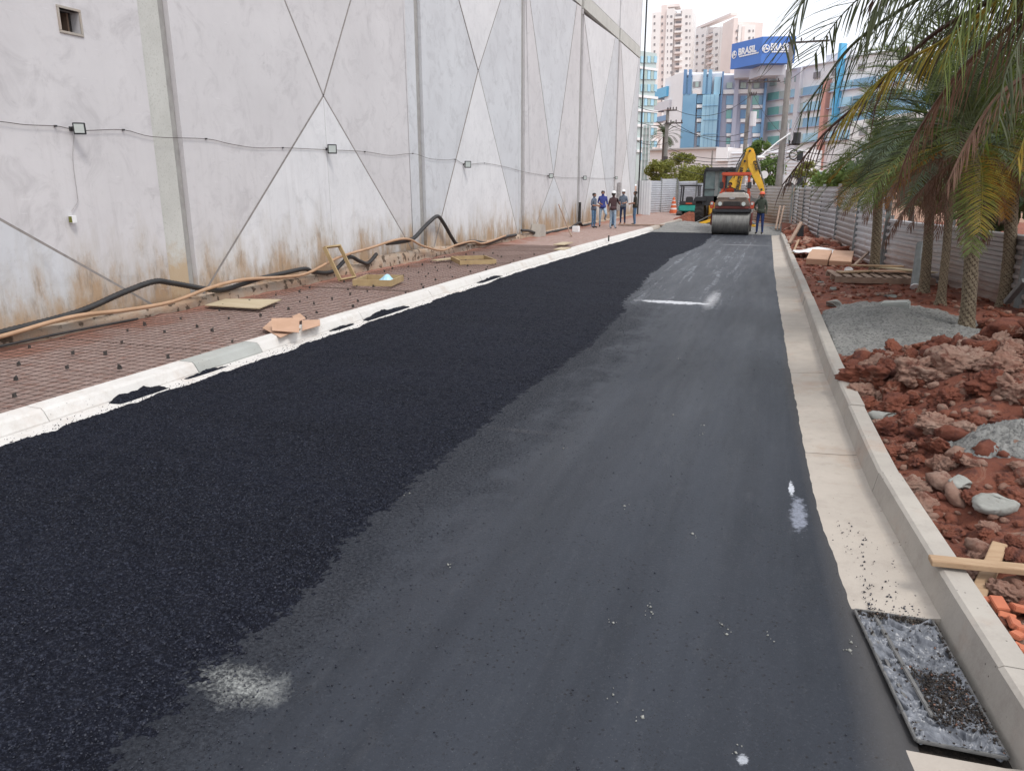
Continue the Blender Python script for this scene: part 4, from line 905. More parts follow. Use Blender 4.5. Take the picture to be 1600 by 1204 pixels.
# pallet
c = onz(1370, 436, .15); 
e = empty('pallet', (c.x, c.y, .12), 'timber pallet with loose boards on it lying before the leaning pipe', 'pallet'); Mr = Matrix.Rotation(R(6), 4, 'Z')
for k in range(10): mb = MB(); mb.box((-.95+k*.205, -.6, .11), (-.95+k*.205+.13, .75, .135), 0, Mr); mb.build('slat', M['wood_old'], e, local=True, bevel=.003)
for k in range(3): mb = MB(); mb.box((-.97, -.6+k*.6, .0), (1.03, -.5+k*.6, .108), 0, Mr); mb.build('stringer', M['wood_old'], e, local=True, bevel=.003)
for k, (x0, y0, x1, y1, w, mt) in enumerate([(-.8, -.1, .15, .55, .22, 'wood'), (-.1, .1, .85, .3, .24, 'card'), (.1, .75, 1.1, -.15, .26, 'ply'), (-.5, .6, .6, .75, .2, 'wood')]):
    mb = MB(); mb.bar((c.x+x0, c.y+y0, .285+.032*k), (c.x+x1, c.y+y1, .285+.032*k), w, .028)
    tag(mb.build('loose_board', M[mt], bevel=.003), ['pale board lying slanted at the left of the pallet', 'reddish board lying across the middle of the pallet', 'light board slanting down at the right of the pallet', 'board lying at the back of the pallet'][k], 'board')
# tile boxes: a 2x2 block of flat boxes
c0 = onz(1296, 409, .2)
for k, (i, j, h) in enumerate([(0, 0, .16), (1, 0, .13), (0, 1, .16), (1, 1, .15)]):
    mb = MB(); mb.box((-.27, -.42, 0), (.27, .42, h), 0, Matrix.Rotation(R(-7), 4, 'Z')); o = mb.build('tile_box', M['card'], local=True, bevel=.008)
    o.location = (c0.x-.27+i*.57+.09*j, c0.y+.35+j*.88-.05*i, float(terr(c0.x, c0.y))+.10); o.rotation_euler = (R(9), 0, 0)
    tag(o, ['front left cardboard tile box of the block of four', 'front right cardboard tile box of the block of four', 'back left cardboard tile box of the block of four', 'back right cardboard tile box of the block of four'][k], 'box')
c = onz(1280, 394, .3); gx, gy_ = np.meshgrid(np.linspace(-.75, .9, 40), np.linspace(-.8, .8, 40), indexing='ij'); P3 = np.stack([gx, gy_, gx*0], -1)
gz = .16*np.exp(-(gx/.45)**2-(gy_/.5)**2)+.05*fbm(P3*2.5, 4, 4); km = ((gx/.8)**2+(gy_/.75)**2+.4*fbm(P3*1.5, 3, 8)) < 1
o = gridmesh('white_sack', gx, gy_, gz, M['whitehat'], keep=km); o.location = (c.x, c.y+.5, float(terr(c.x, c.y))+.16)
sm = o.modifiers.new('s', 'SOLIDIFY'); sm.thickness = .02; tag(o, 'crumpled white sack lying behind the cardboard tile boxes', 'sack')
c = onz(1404, 478, .3); mb = MB(); mb.box((-.24, -.10, -.1), (.17, .10, .13), 0, Euler((.15, -.12, -.3)).to_matrix().to_4x4()); o = mb.build('concrete_fragment', M['kerb_grey'], local=True, bevel=.02); o.location = (c.x, c.y, .25); tag(o, 'broken grey concrete piece sticking out of the gravel heap', 'concrete piece')

# ------------------------------------------------------------------ palms
def frond_geo(spine, L0, n, w, droop=.5, fwd=.55, vee=.25, start=.12, seed=0, clump=0.0, jit=.12, rr=.012, tipk=.35):
    r2 = random.Random(seed); P = smoothpath(spine, 5); N = len(P); V = []; Fc = []
    cum = [0]
    for i in range(N-1): cum.append(cum[-1]+(P[i+1]-P[i]).length)
    T = cum[-1]
    def at(t):
        s = t*T
        for i in range(N-1):
            if cum[i+1] >= s: 
                k = (s-cum[i])/max(1e-6, cum[i+1]-cum[i]); return P[i].lerp(P[i+1], k), (P[i+1]-P[i]).normalized()
        return P[-1], (P[-1]-P[-2]).normalized()
    mb = MB(); mb.tube(P, [rr*(1-.8*i/(N-1)) for i in range(N)], 4, cap=False)
    V = [list(x) for x in mb.v[0]]; Fc = [list(f) for f in mb.f]
    for i in range(n):
        t = start+(1-start)*(i+.5)/n
        for sd_ in (-1, 1):
            tt = min(.999, max(start, t+r2.uniform(-.006, .006))); p, d = at(tt)
            s = d.cross(Vector((0, 0, 1))); s = s.normalized() if s.length > .1 else Vector((1, 0, 0)); u = s.cross(d)
            q = (t-start)/(1-start); prof = (math.sin(math.pi*(.12+.80*q)))**.7; prof = max(prof, tipk)
            L = L0*prof*r2.uniform(.8, 1.08)
            dirn = (s*sd_ + d*(fwd+.5*q+r2.uniform(-jit, jit)) + u*(vee+r2.uniform(-jit, jit)*1.5)).normalized()
            if clump: dirn = dirn.lerp(Vector((r2.uniform(-.15, .15), r2.uniform(-.15, .15), -1)), clump*r2.uniform(.7, 1.1)).normalized()
            pts = []; c = p.copy(); dd = dirn
            for k in range(4):
                pts.append(c.copy()); c = c + dd*(L/3); dd = (dd+Vector((0, 0, -droop*(.5+.4*k)*r2.uniform(.6, 1.3)))).normalized()
            wv = d.lerp(Vector((0, 0, 1)), .2).cross(dirn).cross(dirn).normalized(); b = len(V)
            for k, ww in enumerate((.6, 1, .75, .12)):
                V.append(list(pts[k]-wv*w*.5*ww)); V.append(list(pts[k]+wv*w*.5*ww))
            for k in range(3): Fc.append([b+2*k, b+2*k+1, b+2*k+3, b+2*k+2])
    return np.array(V), np.array(Fc)
def spine_of(e0, k, L, n=7, side=0.0):
    P = [Vector((0, 0, 0))]
    for i in range(n):
        t = (i+.5)/n; a = e0-k*t**1.15; P.append(P[-1]+Vector((side*t*.6, math.cos(a), math.sin(a)))*(L/n))
    return P
proto = {}
def get_proto(kind, cls):
    key = (kind, cls)
    if key not in proto:
        e0, k, L = [(80, 60, 1.9), (65, 80, 2.1), (48, 85, 2.2), (30, 80, 2.2), (12, 70, 2.1), (-8, 55, 1.9), (-35, 40, 1.6), (-60, 22, 1.3)][cls]
        r2 = random.Random(cls*7+len(kind) % 5); V, Fc = frond_geo(spine_of(R(e0), R(k), L, side=r2.uniform(-.25, .25)), .36 if kind != 'frond_dead' else .30, 62 if kind != 'frond_dead' else 40, .013, droop=.22 if kind != 'frond_dead' else .8, seed=cls, clump=0 if kind != 'frond_dead' else .45, jit=.12 if kind != 'frond_dead' else .3, rr=.011)
        me = bpy.data.meshes.new('frond'); me.from_pydata(V.tolist(), [], Fc.tolist()); me.materials.append(M[kind]); proto[key] = me
    return proto[key]
def palm_trunk(e, H, r0, r1, lean=(0, 0), scale=1.0):
    n, m = 44, int(H/.018); th = np.linspace(0, 2*math.pi, n, endpoint=False); zz = np.linspace(-.15, H, m); TH, Z = np.meshgrid(th, zz)
    u = TH/(2*math.pi)*7 + Z*9/scale; v = TH/(2*math.pi)*-6 + Z*17/scale
    a = np.abs((u % 1)-.5)*2; b = np.abs((v % 1)-.5)*2; bump = (1-np.maximum(a, b)**2.5)
    saw = ((Z*12/scale+TH/(2*math.pi)*4) % 1)
    rr = (r0+(r1-r0)*np.clip(Z/H, 0, 1)+.05*np.exp(-np.clip(Z, 0, 9)/.12))*(1+.14*bump+.05*vnoise(np.stack([TH*3, Z*14, Z*0], -1), 3))
    X = rr*np.cos(TH)+lean[0]*np.clip(Z/H, 0, 1)**1.5; Y = rr*np.sin(TH)+lean[1]*np.clip(Z/H, 0, 1)**1.5
    V = np.stack([X, Y, Z], -1).reshape(-1, 3); i = np.arange(m-1)[:, None]*n; k = np.arange(n)[None, :]; k2 = (k+1) % n
    Fq = np.stack([i+k, i+k2, i+n+k2, i+n+k], -1).reshape(-1, 4); mi = (bump[:-1, :].reshape(-1) < .37).astype(int)
    o = quick_mesh('trunk', V, Fq, [M['bark'], M['scar']], mi=mi); o.parent = e; return o
def palm(loc, H, r, nf, label, sc=1.0, seed=0, green=('frond_green', 'frond_dark'), lean=(0, 0), yel=3, dead=8):
    r2 = random.Random(seed); e = empty('palm_tree', loc, label, 'palm'); palm_trunk(e, H, r, r*.85, lean)
    top = (lean[0], lean[1], H-.03)
    def add(kind, cls, az, tilt=0.0, s=1.0):
        o = bpy.data.objects.new('frond', get_proto(kind, cls)); COL.objects.link(o); o.parent = e; o.location = (top[0], top[1], top[2]-(.12 if cls > 4 else 0)-(.12 if kind == 'frond_dead' else 0)); o.rotation_euler = (tilt, 0, az); o.scale = (s*sc,)*3
    az = r2.uniform(0, 6)
    for i in range(nf):
        cls = min(5, int(6*i/nf)); az += 2.399+r2.uniform(-.2, .2)
        add(green[0] if r2.random() < .62 else green[1], cls, az, r2.uniform(-.12, .12), r2.uniform(.85, 1.1))
    for i in range(yel): add('frond_orange' if i % 2 else 'frond_yellow', 5, r2.uniform(0, 6.28), r2.uniform(-.1, .1), r2.uniform(.8, 1))
    for i in range(dead): add('frond_dead', r2.choice((5, 6, 6, 7, 7)), r2.uniform(0, 6.28), 0, r2.uniform(.75, 1.0))
    mb = MB(); 
    for i in range(26):
        a = r2.uniform(0, 6.28); t = r2.uniform(-.05, .35); q = Vector((top[0]+r*.8*math.cos(a), top[1]+r*.8*math.sin(a), top[2]-.35+t)); mb.tube([q, q+Vector((.10*math.cos(a), .10*math.sin(a), .22))], [.035, .012], 4)
    mb.v = [v for v in mb.v]; o = mb.build('leaf_bases', M['scar'], e, local=True); return e
def tp(px, py, z=.15):
    p = onz(px, py, z); return (p.x, p.y, float(terr(p.x, p.y))-.03)
palm(tp(1508, 522), 2.75, .088, 48, 'palm with the thick scarred trunk, nearest one, rising behind the gravel heap', 1.05, 1, lean=(-.30, 0), yel=5, dead=12)
palm(tp(1570, 470), 3.2, .10, 38, 'palm with dark shaggy trunk against the low fence, rightmost one', 1.25, 2, ('frond_green', 'frond_blue'), (-.34, 0), yel=3, dead=16)
palm(tp(1470, 470), 3.1, .066, 34, 'slim palm between the leaning pipe and the thick scarred trunk', 1.05, 3, ('frond_blue', 'frond_green'), (-.2, 0), yel=4, dead=10)
palm(tp(1443, 455), 3.3, .085, 34, 'palm with the grey plastic pipe leaning on its trunk', 1.1, 4, ('frond_blue', 'frond_dark'), (-.25, .1), yel=4, dead=9)
palm(tp(1365, 428), 2.75, .10, 34, 'farthest palm, trunk standing behind the pallet where the fence steps down', .95, 5, ('frond_green', 'frond_dark'), (-.2, 0), yel=3, dead=8)
# tall feather palm whose drooping fronds hang into view from the right
e = empty('palm_tree', (4.0, 7.6, float(terr(4.0, 7.6))-.05), 'tall palm outside the right edge whose long drooping fronds hang over the soil', 'palm')
palm_trunk(e, 4.7, .15, .12, (0, 0), 1.6)
cr = Vector((4.0, 7.6, 5.1))
def hang(pts, yv, kind, L0, n, w, seed, droop=.55, clump=.35, jit=.18, rr=.018, start=.18):
    sp = [cr+Vector((-.1, 0, 0))] + [ony(a, b, y_) for (a, b), y_ in zip(pts, yv)]
    V, Fc = frond_geo(sp, L0, n, w, droop=droop, seed=seed, clump=clump, jit=jit, rr=rr, start=start)
    V = V-np.array(e.location); me = bpy.data.meshes.new('frond'); me.from_pydata(V.tolist(), [], Fc.tolist()); me.materials.append(M[kind])
    o = bpy.data.objects.new('frond', me); COL.objects.link(o); o.parent = e; return o
def ly(a, b, n): return [a+(b-a)*i/(n-1) for i in range(n)]
hang([(1640, -60), (1540, 5), (1450, 60), (1355, 150), (1285, 212), (1222, 290)], ly(7.6, 7.9, 6), 'frond_brown', .60, 46, .011, 1, clump=.60, rr=.030)
hang([(1600, -110), (1500, -40), (1400, 20), (1330, 72), (1285, 130), (1250, 178)], ly(7.6, 8.3, 6), 'frond_dark', .85, 44, .012, 2, clump=.50, rr=.028)
hang([(1620, -190), (1500, -140), (1380, -95), (1290, -40), (1250, 10), (1226, 75)], ly(7.6, 7.2, 6), 'frond_dark', .85, 66, .019, 3, droop=.3, clump=.18)
hang([(1600, -150), (1520, -100), (1440, -60), (1370, -25), (1310, 30), (1270, 90)], ly(7.4, 8.6, 6), 'frond_dark', .80, 66, .018, 13, droop=.25, clump=.12)
hang([(1660, -40), (1600, 22), (1510, 100), (1450, 180), (1418, 240), (1400, 300)], ly(7.5, 8.2, 6), 'frond_dead', .55, 60, .012, 4, clump=.75, rr=.030)
hang([(1690, 20), (1640, 90), (1560, 150), (1510, 225), (1480, 288)], ly(7.2, 6.8, 5), 'frond_dead', .42, 80, .011, 5, clump=.85, rr=.034)
hang([(1640, -60), (1560, 0), (1480, 60), (1400, 105), (1340, 160), (1300, 215)], ly(7.4, 7.4, 6), 'frond_yellow', .50, 64, .013, 6, clump=.5, jit=.25, rr=.022)
hang([(1640, -170), (1580, -130), (1520, -95), (1450, -60), (1390, -20), (1350, 40)], ly(7.3, 7.0, 6), 'frond_dark', .95, 70, .013, 7, clump=.7)
hang([(1660, -140), (1600, -90), (1560, -50), (1520, -10), (1490, 50), (1475, 110)], ly(7.2, 6.6, 6), 'frond_green', .85, 66, .012, 8, clump=.75)
hang([(1700, -120), (1660, -60), (1630, 0), (1600, 50), (1570, 120), (1560, 190)], ly(7.0, 6.4, 6), 'frond_dark', .75, 66, .012, 9, clump=.6)
hang([(1720, -60), (1690, 40), (1650, 120), (1615, 180), (1590, 250)], ly(7.0, 6.6, 5), 'frond_yellow', .5, 56, .016, 10, clump=.7)
hang([(1690, -80), (1640, -20), (1580, 60), (1530, 120), (1490, 200)], ly(7.6, 8.8, 5), 'frond_dark', .6, 64, .012, 11, clump=.45)
hang([(1620, -90), (1540, -40), (1460, 20), (1400, 80), (1360, 130)], ly(7.6, 9.2, 5), 'frond_dark', .65, 64, .012, 12, clump=.4)
for k, (p_, y_) in enumerate([([(1660, -90), (1600, -60), (1520, -30), (1450, 10), (1400, 60)], 9.6), ([(1680, -60), (1620, -20), (1560, 40), (1510, 100), (1480, 160)], 9.2), ([(1690, -20), (1640, 30), (1590, 90), (1550, 160), (1530, 230)], 8.9), ([(1660, -120), (1580, -110), (1500, -90), (1420, -50), (1360, 0)], 8.4), ([(1700, 30), (1660, 80), (1620, 140), (1590, 210)], 8.6), ([(1650, -60), (1590, -30), (1540, 0), (1470, 60), (1430, 120)], 8.0)]):
    hang(p_, ly(7.8, y_, len(p_)), ('frond_green', 'frond_dark', 'frond_green', 'frond_brown', 'frond_green', 'frond_dark')[k], .62, 66, .014, 70+k, clump=.5, jit=.25)
for i in range(16):
    a = i*2.399; kk = random.choice(('frond_green', 'frond_dark'))
    if math.cos(a) < -.2 and math.sin(a) < .9: continue
    L = 3.4; sp = [cr+Vector((math.cos(a)*L*t, math.sin(a)*L*t, 1.2*math.sin(t*2.2)-2.2*t*t*(.3+.7*random.random()))) for t in (0, .2, .4, .6, .8, 1)]
    V, Fc = frond_geo(sp, .7, 46, .016, droop=.5, seed=40+i, clump=.4); V = V-np.array(e.location)
    me = bpy.data.meshes.new('frond'); me.from_pydata(V.tolist(), [], Fc.tolist()); me.materials.append(M[kk]); o = bpy.data.objects.new('frond', me); COL.objects.link(o); o.parent = e

# ------------------------------------------------------------------ broadleaf trees beyond the fence
def tree(label, base, H, lobes, leafm, nleaf=1600, ls=.16, tr=.12, group=None, name='leafy_tree', cat='tree'):
    e = empty(name, base, label, cat, group); b = Vector(base); r2 = np.random.default_rng(int(abs(base[0]*31+base[1]*7)))
    mb = MB(); top = Vector((lobes[0][0]*.3, 0, H*.55)); mb.tube([(0, 0, -.05), (top.x*.4, 0, H*.25), top], [tr, tr*.75, tr*.5], 7)
    for lx, ly_, lz, lr in lobes: mb.tube([top*.85, Vector((lx*.6, ly_*.6, (top.z+lz)/2)), Vector((lx, ly_, lz))], [tr*.4, tr*.25, tr*.08], 5)
    mb.build('trunk', M['trunk'], e, local=True)
    Vs = []; n = nleaf
    w = np.array([l[3]**2 for l in lobes]); idx = r2.choice(len(lobes), n, p=w/w.sum()); lb = np.array(lobes)[idx]
    d = r2.normal(size=(n, 3)); d /= np.linalg.norm(d, axis=1)[:, None]; rad = lb[:, 3]*r2.random(n)**.42
    c = lb[:, :3]+d*rad[:, None]*np.array([1, 1, .8]); keep = fbm(c*1.3/max(.5, lobes[0][3]*.55), 3, 5) > -.16; c = c[keep]; n = len(c)
    q1 = r2.normal(size=(n, 3)); q1 /= np.linalg.norm(q1, axis=1)[:, None]; q2 = np.cross(q1, r2.normal(size=(n, 3))); q2 /= np.linalg.norm(q2, axis=1)[:, None]
    s = ls*r2.uniform(.6, 1.3, n)[:, None]
    V = np.stack([c-q1*s, c+q2*s*.5, c+q1*s, c-q2*s*.5], 1).reshape(-1, 3); Fq = np.arange(4*n).reshape(-1, 4)
    o = quick_mesh('crown', V, Fq, leafm); o.parent = e; return e
def tr_at(px, py_top, y, w_px, label, mat, n=1600, ls=.16, lob=6, seed=1, grp=None):
    c = ony(px, py_top, y); H = c.z; rw = w_px/1197*math.hypot(c.x, y)/2; r2 = random.Random(seed); L = []
    for i in range(lob):
        a = i/lob*2-1+1/lob; lr = rw*r2.uniform(.42, .62); L.append((a*rw*.65, r2.uniform(-.4, .4)*rw, max(lr, H-lr*.7-abs(a)*H*.12-r2.uniform(0, .12)*H), lr))
        if i % 2: L.append((a*rw*.5, r2.uniform(-.4, .4)*rw, H*r2.uniform(.42, .6), lr))
    tree(label, (c.x, y, 0), H, L, mat, n, ls, .09+H*.012, grp)
tr_at(1030, 242, 68, 50, 'yellow green tree behind the bright fence panels next to the warehouse', M['leaf_yellowgreen'], 5200, .105, 4, 1)
tr_at(1068, 228, 72, 42, 'sparse tall yellow green tree between the utility pole and the cab', M['leaf_yellowgreen'], 3600, .105, 4, 2)
tr_at(1085, 250, 69, 80, 'round yellow green shrub tree right above the small green excavator', M['leaf_yellowgreen'], 7500, .11, 6, 3)
tr_at(1128, 258, 78, 40, 'dark green low tree behind the backhoe cab roof', M['leaf_dark'], 1200, .16, 4, 4)
tr_at(1187, 206, 66, 40, 'bright green tree just right of the yellow boom', M['leaf_green'], 3600, .11, 5, 5)
tr_at(1207, 238, 62, 48, 'broad green tree before the big utility pole', M['leaf_green'], 3600, .11, 5, 6)
tr_at(1262, 248, 58, 40, 'small yellowish tree right of the big utility pole', M['leaf_yellowgreen'], 1100, .14, 4, 7)
for i, (px, pt, y, w, mt) in enumerate([(1320, 225, 46, 90, 'leaf_green'), (1385, 190, 50, 130, 'leaf_dark'), (1450, 170, 42, 130, 'leaf_dark'), (1520, 180, 36, 150, 'leaf_dark'), (1590, 200, 30, 160, 'leaf_dark'), (1480, 250, 26, 120, 'leaf_green'), (1580, 270, 22, 140, 'leaf_dark')]):
    tr_at(px, pt-(40 if i > 2 else 0)+(25 if i < 2 else 0), y, w, ['light green tree left of the group behind the palms', 'dark tree behind the palms, second from the light green one', 'tall dark tree behind the middle palms', 'tall dark tree behind the thick trunked palm', 'dark tree behind the rightmost palm', 'green bush tree just over the low fence behind the slim palm', 'dark bush tree just over the low fence at the right edge'][i], M[mt], 2600, .17, 6, 20+i, 'trees beyond the fence behind the palms')
# distant fan-like palm behind pole
c = ony(1040, 195, 92); e = empty('palm_tree', (c.x, 92, 0), 'distant round crowned palm behind the left utility pole', 'palm')
mb = MB(); mb.tube([(0, 0, 0), (0, 0, c.z-.5)], [.3, .25], 8); mb.build('trunk', M['trunk'], e, local=True)
for i in range(60):
    cls = i % 7; o = bpy.data.objects.new('frond', get_proto('frond_blue' if i % 3 else 'frond_dark', cls)); COL.objects.link(o); o.parent = e; o.location = (0, 0, c.z-1.2); o.rotation_euler = (0, 0, i*2.399); o.scale = (1.05,)*3

# ------------------------------------------------------------------ far buildings
class Seg:
    def __init__(s, p0, p1, e): s.p = Vector((p0[0], p0[1], 0)); d = Vector((p1[0]-p0[0], p1[1]-p0[1], 0)); s.L = d.length; s.d = d.normalized(); s.n = Vector((s.d.y, -s.d.x, 0)); s.e = e; s.cache = {}
    def uz(s, px, py):
        r = ray(px, py); t = (s.p-C0).dot(s.n)/r.dot(s.n); q = C0+r*t; return (q-s.p).dot(s.d), q.z
    def box(s, name, mat, u0, u1, z0, z1, d0, d1, parent=None):
        M4 = Matrix.Translation(s.p) @ Matrix((s.d, -s.n, Vector((0, 0, 1)))).transposed().to_4x4()
        mb = MB(); mb.box((u0, -d1, z0), (u1, -d0, z1), 0, M4); return mb.build(name, M[mat], parent or s.e)
    def px(s, name, mat, x0, x1, yt, yb, d0=-.1, d1=.12, ref=None):
        rx = ref if ref is not None else x0
        u0, _ = s.uz(x0, yt); u1, _ = s.uz(x1, yt); _, z1 = s.uz(rx, yt); _, z0 = s.uz(rx, yb)
        return s.box(name, mat, u0, u1, max(z0, 0), z1, d0, d1)
def P2(px, y): v = ony(px, 288, y); return (v.x, v.y)
# tower 1
e = empty('apartment_tower', (*P2(1052, 300), 0), 'tall pale apartment tower with pink stripe and stacked balconies, left of two', 'tower')
s = Seg(P2(1016, 300), P2(1084, 300), e)
s.px('wall', 'tower_white', 1019, 1033, 20, 288, -14, 0); s.px('wall', 'tower_pink', 1033, 1042, 8, 288, -14, -.6); s.px('wall', 'tower_white', 1042, 1054, 14, 288, -14, 0)
s.px('wall', 'balcony', 1054, 1066, 20, 288, -14, -.8); s.px('wall', 'tower_white', 1066, 1082, 15, 288, -14, 0); s.px('penthouse', 'tower_pink', 1036, 1060, 5, 9, -9, -3); s.px('penthouse', 'tower_white', 1062, 1081, 13, 16, -9, -2)
for r_ in range(13):
    y = 24.5+r_*10.9
    for a, w in ((1033.3, 2.4), (1042.5, 1.4), (1047.5, 3.2), (1071, 3.4), (1077.4, 1.4), (1021.5, 2.6)): s.px('window', 'window_dark', a, a+w, y, y+3.6, -.6 if a < 1034 and a > 1030 else -.1, -.4 if a < 1034 and a > 1030 else .1)
    s.px('balcony', 'tower_pink' if r_ % 2 else 'tower_white', 1054.3, 1065.7, y+2.4, y+5.6, -.75, .5); s.px('window', 'window_dark', 1055.5, 1064, y-2.4, y+1.8, -.9, -.7)
e = empty('apartment_tower', (*P2(1120, 310), 0), 'pinkish apartment tower behind the blue billboard, right of two', 'tower')
s = Seg(P2(1086, 328), P2(1152, 300), e)
s.px('wall', 'tower_white', 1087.5, 1094, 45, 288, -12, 0); s.px('wall', 'tower_white', 1094, 1105, 47, 288, -12, .3); s.px('wall', 'balcony', 1105, 1115, 46, 288, -12, -.6); s.px('wall', 'tower_white', 1115, 1126, 46, 288, -12, .2); s.px('wall', 'tower_white', 1126, 1140, 44, 288, -12, 0); s.px('wall', 'tower_pink', 1140, 1147, 36, 288, -12, .2)
s.px('roof_band', 'tower_pink', 1087.5, 1140, 42.5, 46, -3, -.2)
for r_ in range(12):
    y = 55+r_*10.7
    for a, w in ((1088.5, 2.2), (1098, 2.6), (1119, 3), (1130, 2.8), (1142, 1.8)): s.px('window', 'window_dark', a, a+w, y-(a-1098)*.10, y+3.4-(a-1098)*.10, 0, .45)
    s.px('balcony', 'tower_pink', 1105.4, 1114.6, y+1, y+4.4, -.5, .7); s.px('window', 'window_dark', 1106.5, 1113.5, y-3, y+.6, -.7, -.5)
s2 = Seg(P2(1147, 302), P2(1182, 306), e)
s2.px('wall', 'tower_pink', 1147, 1154, 28, 288, -10, 0); s2.px('wall', 'tower_white', 1154, 1180, 38.5, 288, -10, .3); s2.px('stair_core', 'tower_pink', 1159, 1163, 42, 288, 0, .6)
for r_ in range(10):
    y = 47+r_*11
    for a, w in ((1150, 2.2), (1169, 2.8), (1175.5, 1.6)): s2.px('window', 'window_dark', a, a+w, y, y+3.4, 0, .5)
# glass block beside warehouse
e = empty('glass_building', (*P2(1012, 118), 0), 'pale green glass office block rising right behind the warehouse corner', 'building')
s = Seg(P2(996, 118), P2(1027, 122), e)
s.px('wall', 'paleglass', 992, 1026.5, 78, 288, -12, 0); s.px('wall', 'bwhite', 992, 1020, 15, 78, -14, -4)
for y0, y1 in ((88, 98), (108, 124), (132, 143), (153, 165), (176, 191), (199, 211), (220, 230), (238, 250)):
    for k in range(5): s.px('window', 'glassgreen' if (k+int(y0)) % 2 else 'skyglass', 1001+k*5.1, 1005.4+k*5.1, y0, y1, 0, .15)
for y in (103, 148, 170, 194, 215, 234): s.px('floor_band', 'bwhite', 994, 1026.6, y, y+4, 0, .25)
e = empty('netted_column', (*P2(1010, 72), 0), 'pale green netted column standing beside the warehouse corner', 'column')
s = Seg(P2(1003, 72), P2(1017, 72), e); s.px('net', 'paleglass', 1005, 1015.5, 196, 288, -.7, 0)
for k in range(9): s.px('rib', 'glassgreen', 1004.6, 1016, 200+k*10, 201+k*10, 0, .06)
for a in (1005, 1010, 1015): s.px('stanchion', 'bwhite', a, a+.8, 196, 288, .06, .1)
# main blue building
eb = empty('office_building', (*P2(1180, 152), 0), 'long office building with blue glass panels, green windows and white bands', 'office building')
A = Seg(P2(1022, 163), P2(1068, 150), eb)
A.px('wall', 'bwhite', 1040, 1068.3, 118, 288, -14, 0, ref=1054); A.px('wall', 'bwhite', 1024, 1041, 120, 288, -14, -3); A.px('wall', 'bgrey', 1022, 1041, 133, 141, -6, -2.4)
A.px('panel', 'cyan', 1025, 1045, 141.5, 156, -3, .5); A.px('window', 'window_dark', 1027, 1031, 132.5, 140.5, -3, -2.2)
for k in range(3): A.px('window', 'window_dark', 1026+k*5, 1029.5+k*5, 157, 162, -3, -2.5); A.px('window', 'tealglass' if k == 2 else 'window_dark', 1026+k*5.5, 1030+k*5.5, 176, 183, -3, -2.4)
A.px('panel', 'bgrey', 1025, 1049, 162.5, 175.5, -3, .4); A.px('panel', 'deepblue', 1024, 1044, 184, 192, -3, .3)
B = Seg(P2(1068, 150), P2(1129, 150), eb)
B.px('wall', 'bgrey', 1068, 1129, 117, 288, -14, -.5); B.px('wall', 'bwhite', 1068, 1129, 112.5, 117, -13, -2)
B.px('glass_panel', 'blueglass', 1068, 1089, 148, 288, -.5, .6); B.px('glass_panel', 'skyglass', 1099, 1124, 149, 288, -.5, .8); B.px('glass_panel', 'deepblue', 1124, 1129, 150, 288, -.5, .5)
for k in range(5): B.px('glass_panel', 'blueglass', 1089.5, 1098.5, 149+k*22, 162+k*22, -.5, .2); B.px('floor_band', 'bwhite', 1089.2, 1098.8, 164+k*22, 169+k*22, -.5, .4)
for y in (166, 188, 210): B.px('mullion', 'blueglass', 1099, 1124, y, y+.8, .8, .95)
for x in (1105, 1111, 1117): B.px('mullion', 'blueglass', x, x+.5, 149, 230, .95, 1.05)
for x0, x1 in ((1069.5, 1074), (1077, 1081.5), (1100, 1105), (1108, 1113)): B.px('fin', 'deepblue' if x0 < 1090 else 'blueglass', x0, x1, 109.5, 148, -.5, .7)
B.px('panel', 'blueglass', 1069, 1082, 122, 148, -.5, .4); B.px('panel', 'blueglass', 1100, 1113, 121, 148, -.5, .4); B.px('glass_panel', 'skyglass', 1117, 1127, 121, 148, -.5, .5)
B.px('wall', 'bwhite', 1082.5, 1099, 117, 148, -.5, .1); B.px('window', 'window_dark', 1083.5, 1095, 128, 137, 0, .25); B.px('window', 'glassgreen', 1087, 1092, 128.5, 136.5, .25, .32); B.px('floor_band', 'palepink', 1083, 1098, 141, 148, .1, .5)
Cc = Seg(P2(1129, 150), P2(1198, 151), eb)
Cc.px('wall', 'purplegrey', 1129, 1198, 118, 288, -14, 0)
for k, (y0, y1) in enumerate(((150, 164), (172, 185.5), (194, 208), (216, 225))):
    for x0, x1, m_ in ((1135, 1148, 'tealglass' if k % 2 else 'blueglass'), (1157, 1169, 'deepblue'), (1176, 1192, 'tealglass' if k < 2 else 'blueglass')):
        Cc.px('window', m_, x0, x1, y0, y1, -.1, .25); Cc.px('window', 'blueglass', x0+(x1-x0)*.62, x1, y0, y1, .25, .34); Cc.px('sill_band', 'bwhite', x0, x1, y1+.7, y1+6, -.1, .5)
Cc.px('sill_band', 'bwhite', 1130, 1195, 141, 147.5, -.1, .5)
for x0, x1 in ((1128.5, 1131), (1149, 1155.5)): Cc.px('fin', 'purplegrey' if x0 > 1140 else 'deepblue', x0, x1, 113, 288, 0, .9)
Cc.px('fin', 'deepblue', 1195, 1199, 117, 288, 0, 1.2)
for x0 in (1135.5, 1157, 1178): Cc.px('window', 'glassgreen', x0, x0+9, 129.5, 138.5, -.1, .3)
D = Seg(P2(1199, 151), P2(1420, 128), eb)
D.px('wall', 'bwhite', 1199, 1418, 117, 288, -14, 0); D.px('parapet', 'bgrey', 1199, 1418, 115.5, 117, -13.5, .4)
